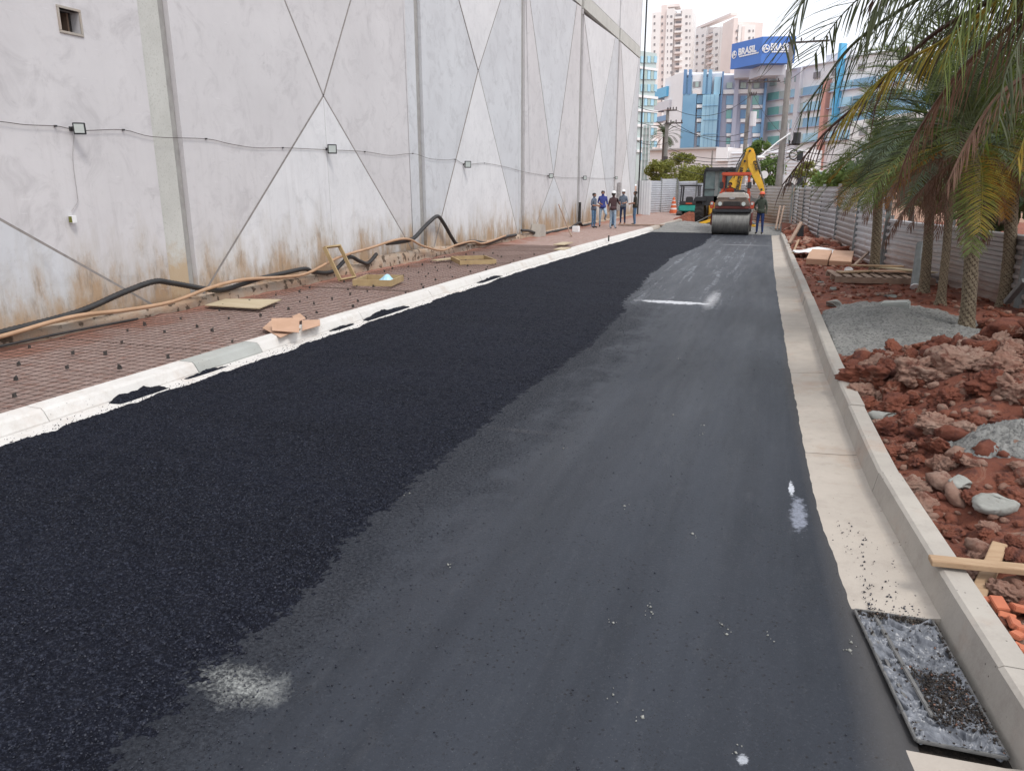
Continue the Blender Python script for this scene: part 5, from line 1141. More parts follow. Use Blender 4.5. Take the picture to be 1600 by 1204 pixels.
for k, (y0, y1) in enumerate(((146.5, 158), (169, 181), (191.5, 204), (214, 226))):
    D.px('window_band', 'paleglass', 1200, 1292, y0, y1, 0, .25, ref=1199)
    for x0, x1, m_ in ((1203, 1219, 'tealglass'), (1238, 1248, 'skyglass'), (1257, 1291, 'skyglass' if k % 2 else 'blueglass'), (1299, 1330, 'skyglass'), (1334, 1366, 'blueglass'), (1372, 1410, 'skyglass')): D.px('window', m_, x0, x1, y0, y1, .25 if x0 < 1290 else 0, .4, ref=1199)
    D.px('floor_line', 'purplegrey', 1199.5, 1418, y1+.3, y1+1.4, 0, .6, ref=1199)
for x0 in (1205, 1227, 1243, 1272, 1300, 1340): D.px('window', 'glassgreen' if x0 % 2 else 'window_dark', x0, x0+9, 127, 136, 0, .3, ref=1199)
D.px('fin', 'bgrey', 1250, 1256, 117, 288, 0, .8, ref=1199); D.px('fin', 'coral', 1292.5, 1298.5, 140, 288, 0, 1, ref=1199); D.px('fin', 'cyan', 1317, 1321, 95, 205, 0, 1.2, ref=1199)
D.px('penthouse', 'bgrey', 1262, 1300, 98, 117, -10, -4, ref=1199)
K = Seg(P2(1141, 147), P2(1214, 147), eb); K.px('sign_base', 'bgrey', 1148, 1214, 101, 122, -4, 0)
# billboard
e = empty('billboard', (*P2(1173, 140), 18), 'big blue two sided rooftop billboard with white lettering on the office building', 'billboard')
def plan(px, y): v = ony(px, 288, y); return Vector((v.x, v.y, 0))
pc, pl, pr_ = plan(1173, 140), plan(1128, 145.4), plan(1223, 141.5)
zt = ony(1173, 58.5, 140).z; zb = ony(1173, 100, 140).z
mb = MB(); back = Vector((0, 5, 0)); mb.prism([(pl.x, pl.y), (pc.x, pc.y), (pr_.x, pr_.y), (pc.x+1, pc.y+6)], 'z', zb, zt); mb.build('board', M['signblue'], e)
mb = MB(); mb.prism([(pl.x+3.2, pl.y+1.6), (pc.x, pc.y+2.4), (pr_.x-1.2, pr_.y+1.7), (pc.x+1, pc.y+5)], 'z', zb-1.6, zb); mb.build('support', M['bgrey'], e)
def text(body, size, M4, mat, parent, name='lettering', ext=.03, bold=.012, ax='LEFT'):
    cu = bpy.data.curves.new(name, 'FONT'); cu.body = body; cu.size = size; cu.extrude = ext; cu.offset = bold; cu.align_x = ax; cu.resolution_u = 3
    to = bpy.data.objects.new('t', cu); COL.objects.link(to); bpy.context.view_layer.update()
    me = bpy.data.meshes.new_from_object(to.evaluated_get(bpy.context.evaluated_depsgraph_get())); bpy.data.objects.remove(to)
    me.transform(M4); me.transform(Matrix.Translation(-wloc(parent))); me.materials.clear(); me.materials.append(mat); me.name = name
    o = bpy.data.objects.new(name, me); COL.objects.link(o); o.parent = parent; return o
for a, b, sx in ((pl, pc, .92), (pc, pr_, 1.0)):
    d = (b-a); L = d.length; d.normalize(); n = Vector((d.y, -d.x, 0)); H = zt-zb
    F4 = lambda u, z: Matrix.Translation(a+d*u+n*.08+Vector((0, 0, z))) @ Matrix((d, Vector((0, 0, 1)), n)).transposed().to_4x4()
    text('BRASIL', H*.36, F4(L*.25, zb+H*.49) @ Matrix.Diagonal((L*.70/(H*.36*3.62), 1, 1, 1)), M['signwhite'], e, bold=.055)
    mb = MB(); cu = F4(L*.12, zb+H*.55); r = H*.155
    ring = [(r*math.cos(t)*1.0, r*math.sin(t)) for t in np.linspace(0, 2*math.pi, 25)[:-1]]; rin = [(x*.78, y*.78) for x, y in ring]
    V = [cu @ Vector((x, y, .03)) for x, y in ring] + [cu @ Vector((x, y, .03)) for x, y in rin]; mb.add(V, [(i, (i+1) % 24, 24+(i+1) % 24, 24+i) for i in range(24)])
    for p0, p1 in (((-.55, -.6), (.1, .75)), ((.1, .75), (.0, -.05)), ((.0, -.05), (.6, -.1)), ((-.7, .1), (.0, -.05))): mb.bar(cu @ Vector((p0[0]*r, p0[1]*r, .03)), cu @ Vector((p1[0]*r, p1[1]*r, .03)), .12, .26)
    mb.build('emblem', M['signwhite'], e)
    mb = MB()
    for k in range(11): u0 = L*.30+k*L*.057; mb.box((0, 0, 0), (L*.05, H*.055, .03), 0, F4(u0, zb+H*.40))
    mb.build('small_print', M['signwhite'], e)
# low pale walls and houses between trees and offices
e = empty('low_building', (*P2(1110, 105), 0), 'low long pale building behind the trees below the blue offices', 'building')
s = Seg(P2(1005, 105), P2(1250, 98), e); s.px('wall', 'palepink', 1008, 1170, 236, 288, -6, 0); s.px('wall', 'bwhite', 1122, 1140, 231, 252, -5, .5); s.px('wall', 'bwhite', 1140, 1260, 236, 288, -6, .3)
s.px('roof', 'roofgrey', 1006, 1122, 233.5, 236, -6.5, .6)
for k in range(9): s.px('ledge', 'bgrey', 1144, 1260, 240+k*5.2, 241+k*5.2, .3, .5)
for k in range(12): s.px('window', 'window_dark', 1018+k*9, 1022+k*9, 262, 268, 0, .2)
e = empty('low_building', (*P2(1400, 100), 0), 'pale building glimpsed through the palm fronds at the right', 'building')
s = Seg(P2(1330, 110), P2(1640, 80), e); s.px('wall', 'tower_white', 1330, 1640, 190, 288, -6, 0); s.px('wall', 'blueglass', 1375, 1420, 150, 190, -6, -1)
for k in range(14):
    for j in range(3): s.px('window', 'blueglass' if j % 2 else 'window_dark', 1345+k*20, 1356+k*20, 200+j*26, 212+j*26, 0, .2)

# ------------------------------------------------------------------ utility poles and cables
def pole(px, y, py_top, r, label, arms, extra=None):
    c = ony(px, py_top, y); e = empty('utility_pole', (c.x, y, 0), label, 'utility pole')
    mb = MB(); mb.tube([(0, 0, 0), (0, 0, c.z)], [r*1.3, r*.8], 10); mb.build('pole_shaft', M['polec'], e, local=True)
    for (xa, xb, py) in arms:
        a, b = ony(xa, py, y), ony(xb, py, y); mb = MB(); mb.bar((a.x, y-.18, a.z), (b.x, y-.18, a.z), .10, .11); arm = mb.build('crossarm', M['polewrap'], e)
        for t in (.06, .32, .62, .94):
            q = Vector((a.x+(b.x-a.x)*t, y-.18, a.z)); mb = MB(); mb.tube([q+Vector((0, 0, .06)), q+Vector((0, 0, .16)), q+Vector((0, 0, .28))], [.035, .07, .03], 6); mb.build('insulator', M['polewrap'], arm)
    return e, c.z
e1, h1 = pole(1043.5, 70, 172, .17, 'utility pole with two crossarms and dark wrapped foot behind the bright fence', [(1043, 1058, 173), (1040, 1067, 193)])
mb = MB(); mb.tube([(-.05, -.02, 0), (-.1, 0, 2.5), (.02, 0, 4.6)], [.42, .34, .22], 9); mb.build('dark_wrap', M['polewrap'], e1, local=True)
for k in range(4): mb = MB(); mb.tube([(-.2, -.2, 1+k*.9), (.35, -.25, 1.3+k*.9)], .07, 5); mb.build('bracket', M['polewrap'], e1, local=True)
e2, h2 = pole(1172.5, 78, 126, .20, 'reddish utility pole behind the boom with a long crossarm', [(1168, 1219, 129.5), (1171, 1182, 149)])
mb = MB(); c = ony(1177, 185, 77.6); mb.tube([c-Vector((0, 0, .7)), c+Vector((0, 0, .6))], .30, 10); mb.build('transformer', M['bgrey'], e2)
e3, h3 = pole(1237, 55, 66, .20, 'big utility pole with lamp arm and coiled cables standing behind the fence corner', [(1231, 1296, 68), (1232, 1250, 226)])
for py in (242, 283):
    c = ony(1240, py, 54.6); mb = MB(); mb.tube([c+Vector((.27*math.cos(t), 0, .30*math.sin(t))) for k_ in (1,) for t in np.linspace(0, 6.28, 16)], .045, 6, cap=False); mb.build('cable_coil', M['polewrap'], e3)
    c = ony(1250, py+2, 54.6); mb = MB(); mb.box((c.x-.18, c.y-.15, c.z-.3), (c.x+.18, c.y+.15, c.z+.3)); mb.build('junction_box', M['black'], e3, bevel=.03)
c = ony(1245, 216, 54.7); mb = MB(); mb.tube([c-Vector((0, 0, .35)), c+Vector((0, 0, .35))], .25, 10); mb.build('transformer', M['black'], e3)
mb = MB(); mb.tube([ony(1235, 208, 54.8), ony(1215, 222, 54.4), ony(1190, 243, 54)], .045, 6); ar = mb.build('lamp_arm', M['bwhite'], e3)
mb = MB(); mb.ball(ony(1187, 246, 54), .22, 8, 0, (1.6, 1, .5)); mb.build('lamp_head', M['bwhite'], ar)
mb = MB(); mb.tube([(.28, -.1, 0), (.28, -.1, h3*.55)], .04, 6); mb.build('conduit', M['bgrey'], e3, local=True)
c = ony(1113.5, 235, 84); e4 = empty('lamp_post', (c.x, 84, 0), 'thin grey post standing behind the trees left of the backhoe', 'post'); mb = MB(); mb.tube([(0, 0, 0), (0, 0, c.z)], .09, 6); mb.build('pole_shaft', M['polec'], e4, local=True)
def wire(a, b, sag, label, r=.022):
    P = [a.lerp(b, t)-Vector((0, 0, sag*4*t*(1-t))) for t in np.linspace(0, 1, 18)]; mb = MB(); mb.tube(P, r, 4, cap=False); tag(mb.build('power_cable', M['cable']), label, 'cable', 'overhead cables strung between the poles')
WL = 'dark overhead cable sagging between the utility poles behind the fence'
for k, (pa, ya, pb, yb, sg) in enumerate([((1043, 193), 70, (1172, 205), 78, .8), ((1056, 193), 70, (1180, 214), 78, .9), ((1046, 232), 70, (1236, 226), 55, .9), ((1046, 240), 70, (1236, 233), 55, .8), ((1046, 247), 70, (1236, 239), 55, .7), ((1046, 255), 70, (1236, 243), 55, 1.2),
        ((1172, 129), 78, (1234, 68), 55, .5), ((1219, 129), 78, (1294, 68), 55, .5), ((1178, 149), 78, (1240, 226), 55, .4), ((1236, 232), 55, (1460, 205), 42, .7), ((1236, 238), 55, (1460, 222), 42, .9), ((1238, 250), 55, (1460, 240), 42, .6), ((1172, 235), 78, (1236, 245), 55, .5), ((1043, 173), 70, (985, 160), 60, .3), ((1043, 193), 70, (985, 182), 60, .4), ((1044, 222), 70, (985, 215), 60, .4), ((1058, 173), 70, (1172, 150), 78, 1.0)]):
    wire(ony(*pa, ya), ony(*pb, yb), sg, WL)
# round white traffic mirror and parked car behind fence
c = ony(1194, 273, 50.5); e = empty('round_sign', (c.x, 50.5, 0), 'round white sign disc standing behind the boom tip', 'sign')
mb = MB(); mb.tube([(0, 0, 0), (0, 0, c.z)], .04, 6); mb.build('pole_shaft', M['polec'], e, local=True)
mb = MB(); mb.tube([(0, -.07, c.z), (0, -.03, c.z)], .24, 18); mb.build('disc', M['bwhite'], e, local=True)
def car(px, py, y, matn, label):
    c = ony(px, py, y); e = empty('parked_car', (c.x, y, 0), label, 'car'); H = c.z; b = max(0, H-1.5)
    mb = MB(); mb.prism([(-2.2, b+.3), (2.2, b+.3), (2.2, b+.75), (1.5, b+.9), (.9, b+1.45), (-1.2, b+1.5), (-1.9, b+.95), (-2.2, b+.85)], 'y', -.85, .85); mb.build('body', M[matn], e, local=True, bevel=.06)
    mb = MB(); mb.prism([(-1.5, b+.98), (1.25, b+.98), (.8, b+1.38), (-1.1, b+1.40)], 'y', -.87, .87); mb.build('side_window', M['cabglass'], e, local=True)
    for sx in (-1.4, 1.35):
        for sy in (-.8, .8): mb = MB(); mb.tube([(sx, sy-.1, b+.33), (sx, sy+.1, b+.33)], .33, 14); mb.build('wheel', M['tyre'], e, local=True)
    mb = MB(); mb.box((-2.4, -1, 0), (2.4, 1, b)) if b > .05 else mb.box((-.1, -.1, 0), (.1, .1, .01)); mb.build('ramp', M['kerb'], e, local=True)
car(1268, 266, 60, 'bwhite', 'white car roof showing above the fence right of the big pole')

# ------------------------------------------------------------------ road roller
o_ = onz(1139.5, 367, .03); rl = empty('road_roller', (o_.x, o_.y+.55, .03), 'double drum road roller with beige hood and red canopy facing the camera', 'road roller')
def part(name, mat, fn, parent=rl, bevel=0, smooth=False):
    mb = MB(); fn(mb); return mb.build(name, M[mat], parent, local=True, bevel=bevel, smooth=smooth)
part('drum', 'drum', lambda m: m.tube([(-.80, 0, .52), (-.79, 0, .52), (.79, 0, .52), (.80, 0, .52)], [.50, .52, .52, .50], 40))
part('drum', 'drum', lambda m: m.tube([(-.80, 2.7, .52), (.80, 2.7, .52)], .52, 32))
for s in (-1, 1): part('yoke', 'darkred', lambda m: (m.box((s*.86-.03, -.15, .38), (s*.86+.03, .75, .95)), m.tube([(s*.80, 0, .52), (s*.90, 0, .52)], .13, 12)), bevel=.02)
part('scraper_bar', 'black', lambda m: (m.box((-.80, -.46, .98), (.80, -.36, 1.10)), m.box((-.83, -.36, .96), (.83, .3, 1.12))), bevel=.015)
part('bumper', 'darkred', lambda m: (m.box((-.74, -.42, 1.12), (.74, .1, 1.24)), m.box((-.60, -.44, 1.16), (.60, -.38, 1.22))), bevel=.03)
part('mask', 'bronze', lambda m: m.prism([(-.76, 1.22), (.76, 1.22), (.68, 1.50), (.52, 1.56), (-.52, 1.56), (-.68, 1.50)], 'y', -.40, .2), bevel=.03)
part('grille', 'black', lambda m: [m.box((-.36, -.43, 1.26+k*.05), (.36, -.40, 1.285+k*.05)) for k in range(4)])
part('hood', 'beige', lambda m: m.prism([(-.70, 1.50), (.70, 1.50), (.62, 1.72), (.50, 1.82), (-.50, 1.82), (-.62, 1.72)], 'y', -.34, 1.1), bevel=.07)
part('hood_lip', 'bronze', lambda m: m.prism([(-.66, 1.54), (.66, 1.54), (.60, 1.62), (-.60, 1.62)], 'y', -.40, -.33), bevel=.015)
for s in (-1, 1):
    hl = part('headlight', 'bronze', lambda m: m.tube([(s*.50, -.46, 1.34), (s*.50, -.39, 1.34)], .11, 16)); part('lens', 'lampglass', lambda m: m.tube([(s*.50, -.475, 1.34), (s*.50, -.462, 1.34)], .085, 16), hl)
    part('side_lamp', 'red', lambda m: m.box((s*.86-.08, -.35, 1.12), (s*.86+.08, -.05, 1.42)), bevel=.03); part('lens', 'lampglass', lambda m: m.box((s*.86-.05, -.37, 1.30), (s*.86+.05, -.352, 1.40)))
    part('canopy_post', 'red', lambda m: m.bar((s*.60, 1.35, 1.2), (s*.56, 1.35, 2.55), .09, .07)); part('canopy_post', 'red', lambda m: m.bar((s*.60, 2.35, 1.2), (s*.56, 2.35, 2.55), .07, .07))
    part('work_lamp', 'black', lambda m: m.box((s*.62-.09, 1.22, 1.98), (s*.62+.09, 1.34, 2.28)), bevel=.03)
    part('side_panel', 'red', lambda m: m.box((s*.62-.05, 1.1, 1.3), (s*.62+.05, 2.0, 1.85)), bevel=.03)
part('brand_plate', 'lightgrey', lambda m: m.tube([(0, -.425, 1.585), (0, -.40, 1.585)], [.05, .05], 16)).scale = (2.6, 1, 1)
part('platform', 'darkred', lambda m: m.box((-.7, 1.1, .75), (.7, 2.9, 1.25)), bevel=.04)
part('rear_body', 'darkred', lambda m: m.box((-.6, 2.3, 1.12), (.6, 3.2, 1.6)), bevel=.08)
part('canopy', 'red', lambda m: m.box((-.63, 1.1, 2.55), (.63, 2.6, 2.70)), bevel=.03)
part('seat', 'black', lambda m: (m.box((-.50, 1.6, 1.35), (-.02, 2.0, 1.5)), m.box((-.50, 1.98, 1.5), (-.02, 2.1, 2.0))), bevel=.03)
part('console', 'black', lambda m: m.box((-.02, 1.2, 1.3), (.45, 1.5, 1.92)), bevel=.04)
part('steering_wheel', 'black', lambda m: m.tube([(-.22+.2*math.cos(t), 1.32+.08*math.sin(t), 1.88+.16*math.sin(t)) for t in np.linspace(0, 6.28, 17)], .018, 6, cap=False))

# ------------------------------------------------------------------ backhoe loader
BY = 44.0; bh = empty('backhoe_loader', (-3.3, BY, 0), 'yellow backhoe loader with raised folded boom standing behind the roller', 'backhoe')
def bx(name, mat, fn, bevel=0, parent=bh, smooth=False):
    mb = MB(); fn(mb); return mb.build(name, M[mat], parent, bevel=bevel, smooth=smooth)
def o2(px, py, y=BY): return ony(px, py, y)
xl, xr = o2(1098, 300).x, o2(1150, 300).x; zc0 = 1.15; zt = o2(1110, 268).z
bx('cab_glass', 'cabglass', lambda m: m.box((xl+.06, BY, zc0), (xr-.06, BY+1.5, zt)))
for x in (xl, xl+.62, xr-.62, xr-.1):
    for y in ((BY-.03), (BY+1.48)): bx('cab_post', 'black', lambda m: m.box((x, y, zc0-.1), (x+(.10 if x != xl+.62 else .13), y+.08, zt)), .01)
bx('cab_post', 'post', lambda m: m.box((xl+.63, BY-.05, zc0-.3), (xl+.82, BY-.02, zt)))
bx('cab_roof', 'black', lambda m: m.prism([(xl+.02, zt), (xr+.03, zt), (xr, zt+.20), (xl+.35, zt+.22), (xl, zt+.08)], 'y', BY-.3, BY+1.75), .03)
for x in (xl+.2, xl+1.0, xr-.3):
    bx('work_lamp', 'black', lambda m: m.box((x-.09, BY-.38, zt+.08), (x+.09, BY-.3, zt+.22)), .02)
bx('door_rail', 'black', lambda m: m.box((xl+.02, BY-.06, zc0+.75), (xl+.66, BY-.03, zc0+.80)))
bx('lower_panel', 'black', lambda m: m.box((xl+.08, BY-.05, zc0-.1), (xr-.08, BY-.01, zc0+.42)), .01)
bx('operator_seat', 'black', lambda m: (m.box((xl+.7, BY+.5, zc0), (xl+1.25, BY+1.0, zc0+.5)), m.box((xl+.7, BY+.9, zc0+.5), (xl+1.25, BY+1.05, zc0+1.1))), .03)
bx('chassis', 'yellow', lambda m: m.box((xl+.45, BY-.2, .6), (xr-.45, BY+4.2, 1.2)), .04)
bx('engine_hood', 'yellow', lambda m: m.box((xl+.4, BY+1.6, 1.2), (xr-.4, BY+4.2, 1.9)), .08)
for x in (xl-.12, xr+.12):
    s = 1 if x > -3 else -1
    bx('fender', 'black', lambda m: m.prism([(x-.38, 1.28), (x+.38, 1.28), (x+.36, 1.50), (x-.25, 1.52)], 'y', BY-.2, BY+1.3), .03)
    def tyre(m, rr=.74, w=.25, yc=BY+.65):
        m.tube([(x-w, yc, rr), (x-w*.9, yc, rr), (x+w*.9, yc, rr), (x+w, yc, rr)], [rr*.86, rr, rr, rr*.86], 30)
        for k in range(22):
            a = k/22*6.283
            for sg in (-1, 1):
                q0 = Vector((x+sg*w*.05, yc+math.cos(a)*(rr+.012), rr+math.sin(a)*(rr+.012))); a2 = a+.17; q1 = Vector((x+sg*w*.92, yc+math.cos(a2)*(rr+.012), rr+math.sin(a2)*(rr+.012)))
                m.bar(q0, q1, .05, .05)
    wh_ = bx('wheel', 'tyre', tyre); bx('rim', 'yellow', lambda m: m.tube([(x+s*.2, BY+.65, .74), (x+s*.27, BY+.65, .74)], .36, 20), 0, wh_)
    wf = bx('wheel', 'tyre', lambda m: m.tube([(x-.17, BY+3.6, .5), (x+.17, BY+3.6, .5)], .5, 24)); bx('rim', 'yellow', lambda m: m.tube([(x+s*.16, BY+3.6, .5), (x+s*.19, BY+3.6, .5)], .26, 16), 0, wf)
bx('loader_bucket', 'yellow', lambda m: m.prism([(BY+4.8, .1), (BY+5.9, .12), (BY+5.6, .3), (BY+5.1, .4), (BY+4.9, 1.0), (BY+4.7, 1.0)], 'x', xl-.3, xr+.3))
bx('loader_arm', 'yellow', lambda m: (m.bar((xl+.25, BY+1.8, 1.5), (xl+.25, BY+4.9, .5), .14, .2), m.bar((xr-.25, BY+1.8, 1.5), (xr-.25, BY+4.9, .5), .14, .2)))
# boom (side plates in the swing plane)
YB = BY-.9
def pp2(L): return [(ony(a, b, YB).x, ony(a, b, YB).z) for a, b in L]
bx('swing_post', 'black', lambda m: m.box((o2(1139, 300, YB).x, YB-.05, .5), (o2(1156, 300, YB).x, YB+.6, 1.5)), .03)
bx('boom', 'yellow', lambda m: m.prism(pp2([(1137, 318), (1137, 292), (1140, 283), (1154, 264), (1164, 239), (1167, 233), (1171, 231), (1177, 232), (1180, 240), (1176, 252), (1169, 261), (1160, 279), (1156, 300), (1153, 318)]), 'y', YB-.16, YB+.16), .02)
bx('stick', 'yellow', lambda m: m.prism(pp2([(1172, 236), (1180, 239), (1183, 262), (1193, 288), (1195, 300), (1189, 301), (1179, 282), (1169, 260), (1168, 245)]), 'y', YB-.30, YB-.17), .02)
bx('stick_plate', 'yellow', lambda m: m.prism(pp2([(1172, 236), (1180, 239), (1183, 262), (1193, 288), (1195, 300), (1189, 301), (1179, 282), (1169, 260), (1168, 245)]), 'y', YB+.17, YB+.30), .02)
for q in ((1172, 236), (1164, 252), (1190, 296), (1140, 290)):
    c = ony(*q, YB); bx('pivot_pin', 'black', lambda m: m.tube([(c.x, YB-.34, c.z), (c.x, YB+.34, c.z)], .06, 10))
bx('cylinder', 'steel', lambda m: (m.tube([ony(1149, 272, YB-.25), ony(1157, 254, YB-.25)], .065, 8), m.tube([ony(1157, 254, YB-.25), ony(1164, 240, YB-.25)], .035, 8)))
bx('cylinder', 'steel', lambda m: (m.tube([ony(1181, 244, YB-.2), ony(1187, 264, YB-.2)], .07, 8), m.tube([ony(1187, 264, YB-.2), ony(1194, 288, YB-.2)], .04, 8)))
bx('hose', 'black', lambda m: m.tube(smoothpath([ony(1147, 278, YB-.3), ony(1150, 262, YB-.35), ony(1158, 245, YB-.3), ony(1166, 236, YB-.3)], 4), .03, 6))
bx('digging_bucket', 'steel', lambda m: m.prism(pp2([(1191, 298), (1196, 305), (1195, 316), (1188, 324), (1176, 321), (1168, 310), (1164, 300), (1170, 300), (1176, 309), (1184, 310), (1187, 304)]), 'y', YB-.4, YB+.3), .02)
bx('bucket_link', 'steel', lambda m: (m.bar(ony(1190, 290, YB-.2), ony(1195, 304, YB-.2), .08, .08), m.bar(ony(1185, 288, YB-.2), ony(1191, 300, YB-.2), .06, .06)))
for a, b, c_, d_, mt in ((1114, 343, 1092, 350, 'yellow'), (1114, 334, 1083, 350, 'steel'), (1158, 342, 1179, 354, 'yellow'), (1164, 336, 1179, 350, 'steel')):
    bx('stabiliser' if mt == 'yellow' else 'stabiliser_plate', mt, lambda m: m.bar(ony(a, b, YB), ony(c_, d_, YB-.4), .22, .14 if mt == 'yellow' else .04), .01)
# lettering running up the boom
d0, d1 = ony(1146, 316, YB), ony(1157, 268, YB); dx = (d1-d0).normalized(); ny = Vector((0, -1, 0)); up = ny.cross(dx)
def frame(o3, dx): return Matrix.Translation(o3) @ Matrix((dx, ny.cross(dx), ny)).transposed().to_4x4()
text('CONSTRUCTION', .235, frame(ony(1150, 317, YB-.17)+Vector((0, -.02, 0)), (ony(1160, 270, YB)-ony(1150, 317, YB)).normalized()) , M['black'], bh, bold=.008)
dd = (ony(1189, 288, YB)-ony(1176, 248, YB)).normalized()
text('CASE', .22, frame(ony(1176.5, 252, YB-.31)+Vector((0, -.02, 0)), dd), M['black'], bh, bold=.006)

# ------------------------------------------------------------------ small green excavator
MY = 55.0; c = onz(1077, 338, 0); mx = ony(1076.5, 337, MY).x
me_ = empty('mini_excavator', (mx, MY, 0), 'small teal excavator with black canopy frame parked by the traffic cone', 'excavator')
part('body', 'teal', lambda m: (m.prism([(-.72, .42), (.72, .42), (.74, .75), (.45, .84), (-.45, .84), (-.74, .75)], 'y', -.5, 1.2)), me_, .06)
part('counterweight', 'teal', lambda m: m.box((-.68, -.62, .38), (.68, -.48, .70)), me_, .05)
part('side_lamp', 'lampglass', lambda m: m.ball((.58, -.64, .68), .11, 8), me_)
for s in (-1, 1): part('track', 'tyre', lambda m: m.prism([(-.9, .0), (.9, .0), (1.05, .2), (.9, .38), (-.9, .38), (-1.05, .2)], 'x', s*.6-.18, s*.6+.18), me_, .04)
for x in (-.62, .62):
    for y in (-.35, .75): part('canopy_post', 'black', lambda m: m.bar((x, y, .8), (x*.92, y, 2.05), .08, .08), me_)
part('canopy_post', 'black', lambda m: m.bar((-.44, -.37, .8), (-.40, -.37, 2.02), .05, .05), me_)
part('canopy', 'black', lambda m: m.box((-.70, -.5, 2.05), (.70, .95, 2.17)), me_, .03)
part('seat', 'black', lambda m: (m.box((-.30, -.1, .86), (.28, .4, 1.0)), m.box((-.26, -.28, .9), (.24, -.12, 1.35))), me_, .05)
part('engine_cover', 'black', lambda m: m.box((-.66, -.52, .80), (.66, -.2, 1.05)), me_, .04)
part('brand_label', 'red', lambda m: m.box((-.22, -.535, .86), (.22, -.522, .95)), me_)
part('control_lever', 'black', lambda m: m.bar((.42, .2, .9), (.50, .15, 1.4), .05, .05), me_)
part('boom', 'teal', lambda m: (m.bar((0, 1.2, .55), (0, 2.3, .8), .2, .25), m.bar((0, 2.3, .8), (0, 3.0, .2), .16, .2)), me_)
part('dozer_blade', 'teal', lambda m: m.box((-.75, 1.3, .05), (.75, 1.36, .35)), me_)
# traffic cones stacked into a tall tiered one
c = onz(1055, 334, 0); e = empty('traffic_cone', (c.x+.0, c.y-1.2, 0), 'tall orange traffic cone with pale bands beside the small teal excavator', 'traffic cone')
mb = MB(); mb.box((-.33, -.33, 0), (.33, .33, .08)); mb.build('base', M['orange'], e, local=True, bevel=.02)
z = .08
for k, (ra, rb, h) in enumerate([(.30, .26, .28), (.25, .22, .12), (.22, .19, .20), (.18, .16, .10), (.17, .13, .20), (.12, .11, .08), (.12, .05, .22)]):
    mb = MB(); mb.tube([(0, 0, z), (0, 0, z+h)], [ra, rb], 18); mb.build('band' if k % 2 else 'cone_tier', M['palepink'] if k % 2 else M['orange'], e, local=True); z += h
# reddish mound in front of it
gx, gy_ = np.meshgrid(np.linspace(-1.2, 1.3, 50), np.linspace(-.9, .9, 40), indexing='ij'); P3 = np.stack([gx, gy_, gx*0], -1)
gz = -.03 + .62*np.exp(-(gx/.75)**2-(gy_/.5)**2)*(1+.5*fbm(P3*1.8, 4, 6))+.03*fbm(P3*5, 3, 3); gz = np.where(np.maximum(abs(gx)/1.2, abs(gy_)/.9) > .93, -.1, gz)
c = onz(1075, 346, 0); o = gridmesh('dirt_mound', gx, gy_, gz, M['clay'], smooth=False); o.location = (c.x, c.y+.4, 0); tag(o, 'dark red earth mound in front of the small teal excavator', 'mound')

